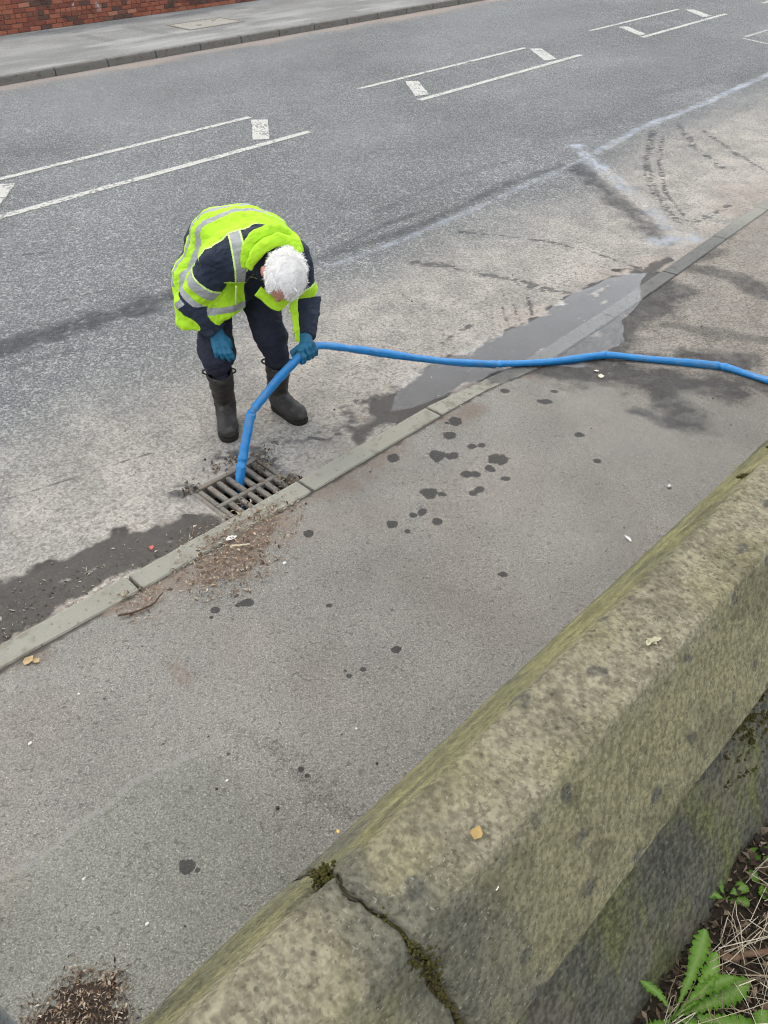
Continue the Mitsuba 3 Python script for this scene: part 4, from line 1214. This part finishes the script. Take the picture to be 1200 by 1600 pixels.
# boots
for (an, tp, to, fd) in ((ANKR, TOPR, TOER, nrm((-.58, -.82, 0))), (ANKL, TOPL, TOEL, nrm((-.10, -.99, 0)))):
    heel = to - fd * .20
    heel[2] = .05
    sdw = np.cross(fd, [0, 0, 1.0])

    def boot_sd(p):
        d = sd_cone(p, tp - [0, 0, .005], an + [0, 0, .05], .068, .056)
        d = smin(d, sd_cone(p, an + [0, 0, .03], an, .052, .050), .02)
        d = smin(d, sd_cone(p, heel + fd * .015, to - fd * .035, .043, .046), .035)
        d = smin(d, sd_cone(p, an + [0, 0, -.01], to - fd * .05 + [0, 0, .005], .046, .046), .03)
        d = smin(d, sd_ell(p, to - fd * .02 + [0, 0, -.003], np.array([sdw, fd, [0, 0, 1.0]]), (.051, .062, .046)), .02)
        ax = nrm(tp - an)
        d = smax(d, (p - tp) @ ax, .006)
        d = smax(d, -sd_cone(p, tp + ax * .05, tp - ax * .05, .060, .054), .004)
        return smax(d, .024 - p[..., 2], .004)

    lo = np.minimum(np.minimum(heel, to), tp) - .10
    hi = np.maximum(np.maximum(heel, to), tp) + .10
    lo[2] = .0
    bt = wrinkle(wrinkle(nets(boot_sd, lo, hi, .005), .008, (11, 11, 34), 5), .003, (40, 40, 70), 6)
    bk = add('boot', bt, 'm_boot', pe, smooth=True)

    def sole_sd(p):
        q = p * [1, 1, 0]
        d = sd_cone(q, heel * [1, 1, 0] + fd * .015, to * [1, 1, 0] - fd * .03, .047, .053)
        d = smin(d, sd_cone(q, to * [1, 1, 0] - fd * .03, to * [1, 1, 0] + fd * -.005, .053, .050), .01)
        d = smax(d, p[..., 2] - .027, .004)
        return smax(d, .001 - p[..., 2], .003)

    add('sole', nets(sole_sd, lo, hi, .006), 'm_sole', bk, smooth=30)
    ax = nrm(tp - an)
    cam_side = nrm(np.cross(ax, (-.61, -.69, .38)))
    for sx in (-1, 1):
        c0 = tp + cam_side * sx * .064
        th = np.linspace(0, np.pi, 13)
        pth = c0 + np.outer(np.cos(th) * .019, ax) + np.outer(np.sin(th) * .020, cam_side * sx) + 0 * ax
        add('pull_loop', tube(pth - ax * .004, .0045, 8), 'm_boot', bk, smooth=True)


# gloved hands
def hand_mesh(prims, k, lo, hi, h=.0032):
    def f(p):
        d = None
        for a, b, ra, rb in prims:
            e = sd_cone(p, a, b, ra, rb)
            d = e if d is None else smin(d, e, k)
        return d
    return nets(f, lo, hi, h)


RT = A_(.656, -.754, -.007)
TOCAM = nrm((-.61, -.69, .38))
kn = A_(2.098, 2.918, .535)
dw = nrm(A_(2.107, 2.915, .455) - WRR)
pr = [(WRR + [0, 0, .02], WRR + dw * .02, .036, .034), (WRR + dw * .015, kn - RT * .020, .033, .027), (WRR + dw * .015, kn + RT * .022, .033, .026)]
for i, (off, ln_) in enumerate([(-.031, .062), (-.0105, .074), (.0105, .080), (.031, .072)]):
    k0 = kn + RT * off + TOCAM * .010
    dr_ = nrm(dw + RT * (.10 * (i - 1.0)))
    k1 = k0 + dr_ * ln_ * .5 + TOCAM * .014
    k2 = k1 + nrm(dr_ - TOCAM * .25) * ln_ * .3
    k3 = k2 + nrm(dr_ - TOCAM * .75) * ln_ * .28
    pr += [(k0, k1, .0118, .0112), (k1, k2, .0112, .0104), (k2, k3, .0104, .0092)]
t0 = WRR + dw * .03 + RT * .028
pr += [(t0, t0 + nrm(dw + RT * .75) * .035, .015, .0125), (t0 + nrm(dw + RT * .75) * .035, t0 + nrm(dw + RT * .75) * .035 + nrm(dw + RT * .1) * .03, .0125, .0105)]
gm = hand_mesh(pr, .007, kn - .16, kn + .16)
add('glove', wrinkle(gm, .0022, 60, 3), 'm_glove', pe, smooth=True)

HB = A_(2.334, 2.559, .530)                        # the hose's centre in the left hand
hx = nrm(A_(2.435, 2.562, .52) - A_(2.262, 2.578, .487))
e1 = nrm(A_(0, 0, 1.) - hx * hx[2])
e2 = nrm(TOCAM - hx * (TOCAM @ hx) - e1 * (TOCAM @ e1))
pr = [(WRL + [0, 0, .015], HB + e1 * .040 + hx * .018 - e2 * .006, .036, .031), (HB + e1 * .036 - hx * .022, HB + e1 * .036 + hx * .030, .020, .020)]
for i, off in enumerate([.036, .0125, -.0105, -.033]):
    R0 = .0365 + .001 * (i % 2)
    an_ = np.radians(np.array([-5, 35, 85, 130, 172]) + (0, 4, -3, -8)[i])
    pts = [HB + hx * (off + .003 * j * (-1 if i == 3 else 0)) + (e1 * math.cos(q) + e2 * math.sin(q)) * (R0 + (.004 if j == 1 else 0)) for j, q in enumerate(an_)]
    for a, b, ra, rb in zip(pts[:-1], pts[1:], (.0132, .0122, .0115, .0108), (.0122, .0115, .0108, .0098)):
        pr.append((a, b, ra, rb))
tb = [HB + e1 * .030 - hx * .030 - e2 * .016, HB - hx * .052 - e2 * .034 + e1 * .012, HB - hx * .060 - e2 * .020 - e1 * .026]
pr += [(tb[0], tb[1], .015, .0130), (tb[1], tb[2], .0130, .0110)]
gm = hand_mesh(pr, .006, HB - .13, HB + .15)
add('glove', wrinkle(gm, .0022, 60, 8), 'm_glove', pe, smooth=True)

# ------------------------------------------------------------------ the hose
HP = [(1.842, 2.592, -.30), (1.850, 2.595, -.10), (1.858, 2.600, .0), (1.948, 2.639, .14), (2.036, 2.671, .262), (2.062, 2.668, .292), (2.174, 2.625, .40), (2.268, 2.576, .492), (2.334, 2.559, .530), (2.435, 2.560, .521),
      (2.624, 2.522, .44), (2.808, 2.463, .36), (3.176, 2.351, .20), (3.520, 2.250, .072), (3.620, 2.205, .050), (3.859, 2.033, .046), (4.105, 1.832, .056), (4.150, 1.785, .058), (4.279, 1.524, .050), (4.405, 1.235, .054),
      (4.425, 1.165, .058), (4.409, .922, .075), (4.309, .62, .125)]
HP = [q if i < 14 or i > 21 else (q[0], q[1], float(foot_z(np.array(q[0]), np.array(q[1]))) + (.0195 if i not in (16, 17) else .026)) for i, q in enumerate(HP)]
hp = spline(HP, 22)
dist = np.concatenate([[0], np.cumsum(np.linalg.norm(np.diff(hp, axis=0), axis=1))])
rad_ = np.full(len(hp), .0235)
fl_ = 0.86 + 0.10 * np.sin(dist * 9)
for kp in hp[::31]:
    d = np.linalg.norm(hp - kp, axis=1)
    fl_ -= .10 * np.exp(-(d / .006) ** 2)
for kp in [(2.050, 2.670, .277), (3.575, 2.230, .058), (4.13, 1.808, .057), (4.417, 1.198, .057), (1.90, 2.618, .066)]:
    d = np.linalg.norm(hp - kp, axis=1)
    rad_ += .0035 * np.exp(-((d - .020) / .012) ** 2)
    fl_ -= .33 * np.exp(-(d / .014) ** 2)
hose = tube(hp, rad_, 22, flat=fl_)
hose = wrinkle(wrinkle(hose, .0035, 16, 3), .0012, 70, 4)
add('hose', hose, 'm_hose', None, smooth=50, label='blue kinked hose running from the gully grate through a gloved hand to the right', category='hose')


# ------------------------------------------------------------------ litter, leaves, weeds
def flakes(pts, size, cols, seed, lift=0.003, aspect=(2.0, 7.0), tilt=0.35):
    """bent slivers lying at the points: vertices, faces, colours"""
    r = np.random.default_rng(seed)
    n = len(pts)
    L = r.uniform(*size, n)[:, None]
    W = L / r.uniform(*aspect, n)[:, None]
    a = r.uniform(0, 2 * np.pi, n)
    d = np.stack([np.cos(a), np.sin(a), r.normal(0, tilt, n)], 1)
    s = np.stack([-np.sin(a), np.cos(a), r.normal(0, tilt, n)], 1)
    c = np.asarray(pts) + [0, 0, lift]
    c[:, 2] += r.uniform(0, 1, n) * lift
    bend = np.stack([r.normal(0, .2, n), r.normal(0, .2, n), np.abs(r.normal(0, .25, n))], 1) * L
    v = np.stack([c - d * L / 2, c - s * W / 2 + bend * .5, c + s * W / 2 + bend * .5, c + d * L / 2], 1).reshape(-1, 3)
    o = 4 * np.arange(n)[:, None]
    f = np.concatenate([o + [0, 1, 2], o + [1, 3, 2]])
    col = np.asarray(cols)[r.integers(0, len(cols), n)] * r.uniform(.7, 1.25, (n, 1))
    return tm(v, f), np.repeat(np.clip(col, 0, .9), 4, axis=0)


def scatter_in(poly, n, seed, dense=None):
    r = np.random.default_rng(seed)
    x0, y0, x1, y1 = poly.bounds
    out = []
    while len(out) < n:
        p = np.c_[r.uniform(x0, x1, 4 * n), r.uniform(y0, y1, 4 * n)]
        m = shapely.contains_xy(poly, p[:, 0], p[:, 1])
        p = p[m]
        if dense is not None:
            p = p[r.uniform(0, 1, len(p)) < dense(p)]
        out += p.tolist()
    return np.array(out[:n])


BROWN = [(.20, .135, .085), (.30, .22, .15), (.12, .075, .05), (.38, .31, .22), (.24, .14, .10), (.16, .12, .09), (.09, .06, .045), (.46, .39, .29)]


def litter(name, pts, n, h, seed, label, zf, size=(.010, .034), cols=BROWN, soil=True, edge=.05):
    poly = rough_poly(pts, .02, .05, 18, seed)
    wide = poly.buffer(edge)
    q = scatter_in(wide, n, seed, lambda p: np.where(shapely.contains_xy(poly, p[:, 0], p[:, 1]), 1, .2))
    dd = np.array([poly.exterior.distance(sg.Point(a)) if poly.contains(sg.Point(a)) else 0 for a in q])
    z = np.where(q[:, 1] > ky(q[:, 0]) - .125, kz(q[:, 0]), zf(q[:, 0], q[:, 1])) + h * np.clip(dd / .07, 0, 1)
    m, c = flakes(np.c_[q, z], size, cols, seed)
    v, f, cl = [np.array(m.vertices)], [np.array(m.faces)], [c]
    if soil:
        r = .02
        x0, y0, x1, y1 = poly.bounds
        gx_, gy_ = np.arange(x0 - r, x1 + r, .008), np.arange(y0 - r, y1 + r, .008)
        Gx, Gy = np.meshgrid(gx_, gy_, indexing='ij')
        pts_ = shapely.points(Gx.ravel(), Gy.ravel())
        ins = shapely.contains_xy(poly, Gx.ravel(), Gy.ravel())
        de = np.where(ins, shapely.distance(poly.exterior, pts_), -shapely.distance(poly.exterior, pts_)).reshape(Gx.shape)
        q3_ = np.stack([Gx * 50, Gy * 50, 0 * Gx], -1)
        Gz = zf(Gx, Gy) - .003 + (h + .003) * np.clip((de + .004) / .06, -.6, 1) + .006 * (meshkit.fbm(q3_, 3, seed) - .5)
        k = np.arange(Gx.size).reshape(Gx.shape)
        qd = np.stack([k[:-1, :-1], k[1:, :-1], k[1:, 1:], k[:-1, 1:]], -1).reshape(-1, 4)
        keep = de.ravel()[qd].max(1) > -.008
        qd = qd[keep]
        base_ = np.stack([Gx, Gy, Gz], -1).reshape(-1, 3)
        t_ = meshkit.fbm(np.c_[Gx.ravel() * 90, Gy.ravel() * 90, 0 * Gx.ravel()], 3, seed + 2)[:, None]
        bc = np.array(SOILC[0]) * (1 - t_) + np.array(SOILC[1]) * t_
        v.append(base_); f.append(np.vstack([qd[:, [0, 1, 2]], qd[:, [0, 2, 3]]]) + len(m.vertices)); cl.append(bc)
    mm = tm(np.vstack(v), np.vstack(f))
    u, inv = np.unique(np.asarray(mm.faces), return_inverse=True)
    add(name, tm(np.asarray(mm.vertices)[u], inv.reshape(-1, 3)), 'm_scatter', None, smooth=False, color=np.vstack(cl)[u], label=label, category='leaf litter', kind='stuff')


SOILC = [(.075, .05, .036), (.20, .15, .11)]
litter('leaf_litter', PATCH1, 2300, .004, 3, 'brown twiggy leaf litter strewn on the footway beside the gully grate', foot_z, (.006, .024), soil=False, edge=.10)
SOILC = [(.016, .012, .010), (.075, .055, .042)]
litter('leaf_litter', PATCH2, 1900, .003, 5, 'dark rotted leaf litter in the cutout at the foot of the grey post', foot_z, (.004, .018), BROWN[:3] + [(.06, .045, .035)] * 3 + [(.30, .24, .17), (.42, .36, .28)], edge=.02)
SOILC = [(.10, .075, .058), (.20, .16, .125)]
litter('leaf_litter', PATCH3, 190, .004, 7, 'thin brown leaf litter behind the kerb joint left of the gully', foot_z, (.006, .024), soil=False, edge=.05)
gut = sg.Polygon([(.2, 2.43), (1.55, 2.335), (1.55, 2.42), (1.25, 2.60), (.7, 2.78), (.2, 2.85)])
gq = scatter_in(gut, 620, 9, lambda p: np.clip(1.2 - (p[:, 1] - ky(p[:, 0])) / .32, .12, 1) * np.where(p[:, 0] < 1.0, 1, .45))
m, c = flakes(np.c_[gq, np.zeros(len(gq))], (.006, .024), [(.30, .26, .20), (.16, .13, .10), (.42, .38, .31), (.09, .07, .055), (.05, .04, .032)], 9, .002)
add('gutter_litter', m, 'm_scatter', None, color=c, label='small pale leaf scraps scattered over the wet silt in the gutter', category='leaf litter', kind='stuff')

# silt and twiggy scraps caught in and round the gully
gq = np.zeros((0, 2))
for u, v, n_, sp in [(.40, .10, 130, .035), (.38, .30, 80, .03), (.33, .05, 90, .03), (.01, .40, 70, .03), (.005, .05, 60, .03), (.22, .43, 50, .05), (.32, .44, 90, .04), (.12, .10, 40, .05), (.45, .36, 70, .04)]:
    a = rng.normal(0, sp, (n_, 2)) + [u, v]
    gq = np.vstack([gq, gc[0] + a[:, :1] * ex + a[:, 1:2] * ey])
gq = gq[gq[:, 1] > ky(gq[:, 0]) + .01]
m, c = flakes(np.c_[gq, np.full(len(gq), .003)], (.006, .024), [(.07, .055, .04), (.04, .033, .026), (.12, .095, .07), (.26, .20, .13), (.03, .025, .02)], 19, .004, (1.5, 4), .5)
add('gully_silt', m, 'm_scatter', None, color=c, label='dark silt and twig scraps caught in and around the gully grate', category='silt', kind='stuff')

# grit and crumbs over road and footway
gr = np.random.default_rng(31)
ball = trimesh.creation.icosphere(subdivisions=0)
gp, gs = [], []
reg = sg.Polygon([(0, .6), (1.2, .45), (3.6, .35), (6, 1.2), (6, 3.4), (2, 3.6), (-.2, 3.2)])
for x, y in scatter_in(reg, 1500, 33):
    z = foot_z(np.array(x), np.array(y)) if y < ky(x) - .13 else (0.0 if y > ky(x) + .01 else None)
    if z is None or (y > ky(x) and x < 2.1 and y < 2.72):
        continue
    gp.append((x, y, float(z))); gs.append(gr.uniform(.0012, .0034) * (1.9 if gr.uniform() < .06 else 1))
v, f, cl = [], [], []
bv, bf = np.array(ball.vertices), np.array(ball.faces)
for i, (p, s) in enumerate(zip(gp, gs)):
    v.append(bv * s * gr.uniform(.6, 1.3, 3) + p + [0, 0, s * .4]); f.append(bf + 12 * i)
    t = gr.choice([0, 1, 2, 3], p=[.34, .3, .24, .12])
    cl.append(np.tile([(.06, .052, .046), (.18, .17, .155), (.32, .30, .27), (.62, .61, .58)][t], (12, 1)))
add('grit', tm(np.vstack(v), np.vstack(f)), 'm_scatter', None, color=np.vstack(cl), label='loose grit and crumbs scattered over footway and gutter', category='grit', kind='stuff')


def leaf_mesh(c, ang, length, width, curl, z, seed):
    """a fallen leaf: pointed oval, cupped along its midrib"""
    r = np.random.default_rng(seed)
    t = np.linspace(0, 1, 9)
    wv = width / 2 * np.sin(np.pi * t ** .8) * (1 + .25 * r.normal(size=9) * .4)
    d, s = np.array([math.cos(ang), math.sin(ang)]), np.array([-math.sin(ang), math.cos(ang)])
    V = []
    for k, tt in enumerate(t):
        for sg_ in (-1, 0, 1):
            xy = np.array(c) + d * (tt - .5) * length + s * sg_ * wv[k]
            V.append([*xy, z + .002 + curl * (abs(sg_) * wv[k] / (width / 2) + (tt - .5) ** 2 * 2)])
    F = []
    for k in range(8):
        for j in (0, 1):
            a = 3 * k + j
            F += [(a, a + 1, a + 4), (a, a + 4, a + 3)]
    return tm(V, F)


def one(name, mesh, col, label, category, group=None):
    col = np.tile(np.array(col, float), (len(mesh.vertices), 1)) * (0.8 + .4 * meshkit.noise(np.asarray(mesh.vertices) * 150)[:, None])
    kw = dict(label=label, category=category)
    if group:
        kw['group'] = group
    add(name, mesh, 'm_scatter', None, smooth=True, color=col, **kw)


fz = lambda x, y: float(foot_z(np.array(x), np.array(y)))
one('fallen_leaf', cat([leaf_mesh((.530, 2.232), .4, .050, .034, .008, fz(.53, 2.23), 1), leaf_mesh((.545, 2.21), 1.9, .034, .024, .008, fz(.53, 2.23), 4)]), (.42, .31, .17), 'curled buff leaf on the footway near the left end of the kerb', 'leaf')
one('fallen_leaf', leaf_mesh((.793, .897), .9, .016, .012, .003, fz(.79, .9), 2), (.62, .45, .16), 'tiny yellow leaf on the footway just beside the wall coping', 'leaf')
one('fallen_leaf', leaf_mesh(wall_pt(.474 * CW + .257 * SW, .3, 0)[:2] * 0 + np.array([.474, .257]), .3, .022, .017, .003, on_coping(.288) + .004, 3), (.36, .25, .10), 'ochre leaf fragment lying on top of the stone coping', 'leaf')
one('fallen_leaf', cat([leaf_mesh((.932 + .006 * k, .235 - .003 * k), a, .017 + .004 * k, .010, .004, on_coping(.296) + .003, 7 + k) for k, a in enumerate((.2, 1.5, 2.6))]), (.42, .40, .27), 'pale withered blossom lying on top of the stone coping', 'blossom')
one('fallen_leaf', cat([leaf_mesh((3.915, 1.712), .5, .055, .034, .006, fz(3.91, 1.71), 5), leaf_mesh((3.955, 1.765), 2.0, .03, .02, .005, fz(3.95, 1.76), 6)]), (.60, .56, .45), 'pale leaf lying on wet tarmac under the hose', 'leaf')
one('paper_scrap', leaf_mesh((1.463, 2.179), -.3, .055, .032, .010, fz(1.46, 2.18) + .006, 8), (.66, .65, .62), 'torn white paper scrap lying on the brown leaf litter', 'paper scrap')
one('feather', leaf_mesh((2.577, .864), 1.1, .05, .016, .008, fz(2.58, .86), 9), (.70, .69, .66), 'small white feather on the footway halfway along the wall', 'feather')
one('sweet_wrapper', leaf_mesh((1.253, 2.504), .8, .034, .022, .006, .002, 10), (.50, .13, .12), 'small red wrapper scrap lying in the wet gutter silt', 'wrapper')
one('droppings', leaf_mesh((.452, .208), .9, .016, .009, .0008, on_coping(.238) - .012, 11), (.75, .74, .70), 'white bird dropping on the sloping back of the coping', 'bird dropping')
for x, y, s, lab in [(.346, 1.899, .008, 'white stone chip on the footway below the buff leaf'), (.255, 1.112, .0065, 'white stone chip on the footway nearest the dark leaf litter and post'), (3.042, .891, .011, 'white stone chip on the footway under the wet patch'),
                     (1.51, 1.892, .010, 'white stone chip on the footway just beyond the strewn leaf litter'), (.686, 1.286, .006, 'white stone chip on the footway beside the rough strip')]:
    b = trimesh.creation.icosphere(subdivisions=1, radius=s)
    b.vertices = np.array(b.vertices) * [1, .75, .5] + (meshkit.noise(np.array(b.vertices) * 300) - .5)[:, None] * s * .5 + [x, y, fz(x, y) + s * .3]
    one('stone_chip', b, (.68, .67, .63), lab, 'stone chip')


def twig(name, pts, r0, r1, col, label, bs='m_scatter'):
    P = spline(pts, 8)
    P[1:-1] += np.random.default_rng(int(abs(pts[0][0]) * 1000)).normal(0, r0 * .25, P[1:-1].shape)
    m = tube(P, np.linspace(r0, r1, len(P)), 8)
    one(name, m, col, label, 'twig')


twig('twig', [(.871, 2.162, .112), (.937, 2.127, .109), (1.003, 2.114, .110), (1.06, 2.128, .116)], .0045, .003, (.10, .07, .05), 'dark curved twig on the footway behind the kerb joint')
twig('twig', [(1.425, 2.14, .108), (1.454, 2.113, .112), (1.488, 2.085, .110)], .0055, .004, (.58, .50, .36), 'pale peeled stick lying on the strewn leaf litter')

# weeds and dead stems on the bank
tdir, ndir = A_(CW, SW, 0), A_(-SW, CW, 0)


def weed_leaf(root_, az, length, width, rise, droop, teeth, seed, fold=.25):
    """a toothed rosette leaf, arching up from its root and over"""
    r = np.random.default_rng(seed)
    n = 64
    t = np.linspace(0, 1, n)
    d = np.array([math.cos(az), math.sin(az), 0]); s = np.array([-math.sin(az), math.cos(az), 0])
    bow = r.normal(0, .22)
    spine_ = np.asarray(root_) + np.outer(t * length, d) + np.outer(bow * length * t ** 2, s) + np.outer(length * (rise * t - droop * t ** 2.2), [0, 0, 1.0])
    env = (0.10 + 0.90 * np.clip((t - .12) / .6, 0, 1) ** .9) * np.clip((1.02 - t) / .16, 0, 1) ** .6
    if teeth:
        ph = (t * teeth) % 1.0
        env = env * (.52 + .48 * (1 - ph) ** .7)
    wl, wr = width / 2 * env * (1 + .1 * r.normal(size=n)), width / 2 * env * (1 + .1 * r.normal(size=n))
    lift = np.array([0, 0, 1.0])
    back = d * (-.25 if teeth else 0)
    Lp = spine_ + wl[:, None] * (s + fold * lift + back) + (meshkit.noise(np.c_[t * 9, t * 0, t * 0 + seed]) - .5)[:, None] * .006 * lift
    Rp = spine_ + wr[:, None] * (-s + fold * lift + back)
    V = np.concatenate([np.stack([Lp[i], spine_[i], Rp[i]]) for i in range(n)])
    F = []
    for i in range(n - 1):
        for j in (0, 1):
            a = 3 * i + j
            F += [(a, a + 3, a + 4), (a, a + 4, a + 1)]
    c = np.tile(np.array([.085, .20, .018]), (len(V), 1)) * (0.55 + .9 * meshkit.fbm(V * 70, 3, seed)[:, None])
    c[1::3] = np.array([.22, .34, .10])
    c *= r.uniform(.8, 1.2)
    return tm(V, F), c


def plant(name, label, root_, leaves, cat_='weed'):
    k = thing(name, label, cat_)
    for i, (az, ln_, wd, rise, droop, teeth) in enumerate(leaves):
        m_, c_ = weed_leaf(root_, az, ln_, wd, rise, droop, teeth, 100 + 7 * i + len(name))
        add('leaf', m_, 'm_leaf', k, smooth=True, color=c_)


D = math.radians
plant('dandelion', 'bright green dandelion with long toothed leaves growing tight against the wall', A_(.652, -.055, .872),
      [(D(-40), .150, .044, .42, .34, 13), (D(-54), .165, .048, .34, .34, 12), (D(-12), .12, .030, .62, .35, 11), (D(4), .145, .034, .75, .40, 12), (D(-72), .14, .052, .40, .36, 10), (D(-105), .10, .046, .45, .36, 9), (D(-145), .10, .040, .55, .3, 9), (D(62), .06, .022, .9, .3, 7), (D(-28), .12, .034, .6, .3, 9), (D(165), .06, .030, .6, .3, 7)])
plant('broadleaf_weed', 'small leafy green weed at the foot of the wall beyond the pale stick', A_(.995, -.085, .862),
      [(D(70), .05, .03, .6, .3, 0), (D(10), .06, .034, .5, .3, 0), (D(-60), .05, .03, .6, .3, 0), (D(140), .04, .024, .8, .3, 0), (D(200), .05, .026, .5, .3, 0), (D(-100), .06, .03, .5, .3, 0)])
plant('broadleaf_weed', 'tiny round leaved green weed among dead stems just below the dandelion', A_(.715, -.185, .880), [(D(40), .045, .034, .4, .2, 0), (D(-60), .04, .03, .5, .2, 0), (D(160), .04, .03, .5, .2, 0)])
plant('broadleaf_weed', 'dark green weed tucked under the wall between dead stems', A_(.905, -.045, .862), [(D(60), .045, .02, .6, .3, 0), (D(-20), .05, .022, .5, .3, 0), (D(120), .04, .02, .7, .3, 0), (D(-70), .04, .02, .5, .3, 0)])

sr = np.random.default_rng(77)
ms, cs = [], []
for i in range(760):
    s0, n0_ = (sr.uniform(.45, 1.25) if i < 520 else sr.uniform(-.2, 2.4)), (sr.uniform(-.26, .01) if i < 520 else sr.uniform(-.6, .01))
    a = sr.uniform(0, 2 * np.pi); L_ = sr.uniform(.05, .22)
    p0 = wall_pt(s0, n0_, bank_z(s0, n0_) + sr.uniform(.003, .03))
    dv = A_(math.cos(a), math.sin(a), sr.normal(.05, .16)) * L_
    if (p0 + dv) @ ndir > .0 or p0 @ ndir > .012:
        dv = dv - ndir * (dv @ ndir) * 1.6
    md = p0 + dv * .5 + sr.normal(0, .008, 3) + [0, 0, .006]
    t_ = tube(np.array([p0, (p0 + md) / 2 + sr.normal(0, .002, 3), md, (md + p0 + dv) / 2, p0 + dv]), sr.uniform(.0004, .0010), 5)
    ms.append(t_)
    cs.append(np.tile(np.array([(.42, .36, .26), (.30, .25, .17), (.20, .16, .11), (.50, .45, .36)][sr.integers(0, 4)]) * sr.uniform(.7, 1.1), (len(t_.vertices), 1)))
add('dead_stems', cat(ms), 'm_scatter', None, smooth=True, color=np.vstack(cs), label='tangle of dry straw coloured stems over the dark bank', category='dead stems', kind='stuff')
bp_ = np.c_[sr.uniform(.5, 1.25, 2600), sr.uniform(-.28, .03, 2600)]
bw_ = np.array([wall_pt(a, b, 0) for a, b in bp_]); bw_[:, 2] = [bank_z(a, b) for a, b in bp_]
bp2 = np.c_[sr.uniform(-.3, 2.6, 2600), sr.uniform(-.7, .03, 2600)]
b2 = np.array([wall_pt(a, b, 0) for a, b in bp2]); b2[:, 2] = [bank_z(a, b) for a, b in bp2]
bw_ = np.vstack([bw_, b2])
m, c = flakes(bw_, (.006, .026), [(.06, .042, .028), (.11, .078, .05), (.035, .027, .02), (.02, .016, .012), (.19, .145, .10)], 41, .005, (1.4, 5), .5)
add('bank_litter', m, 'm_scatter', None, color=c, label='rotting brown leaf litter on the dark bank behind the wall', category='leaf litter', kind='stuff')
bz = lambda s, n, h=0: tuple(wall_pt(s, n, bank_z(s, n) + h))
twig('twig', [bz(.86, -.10, .012), bz(.92, -.075, .03), bz(.985, -.045, .045)], .006, .0045, (.40, .29, .17), 'pale brown upright stick on the bank above the dandelion')
twig('twig', [bz(.66, -.15, .02), bz(.74, -.20, .03), bz(.84, -.25, .03)], .0065, .005, (.30, .21, .14), 'brown stick on the bank right of the dandelion')
twig('twig', [bz(.62, -.10, .02), bz(.70, -.145, .028), bz(.77, -.16, .022)], .005, .004, (.36, .25, .17), 'thin reddish stick just below the dandelion leaves')
twig('twig', [bz(.80, -.03, .010), bz(.84, -.055, .015), bz(.90, -.10, .012)], .007, .005, (.16, .10, .065), 'thick dark brown root-like stick lying close to the wall')
twig('twig', [bz(.78, -.11, .012), bz(.85, -.14, .018), bz(.93, -.16, .015)], .006, .005, (.13, .085, .06), 'thick dark stick on the bank beside the dandelion tip')
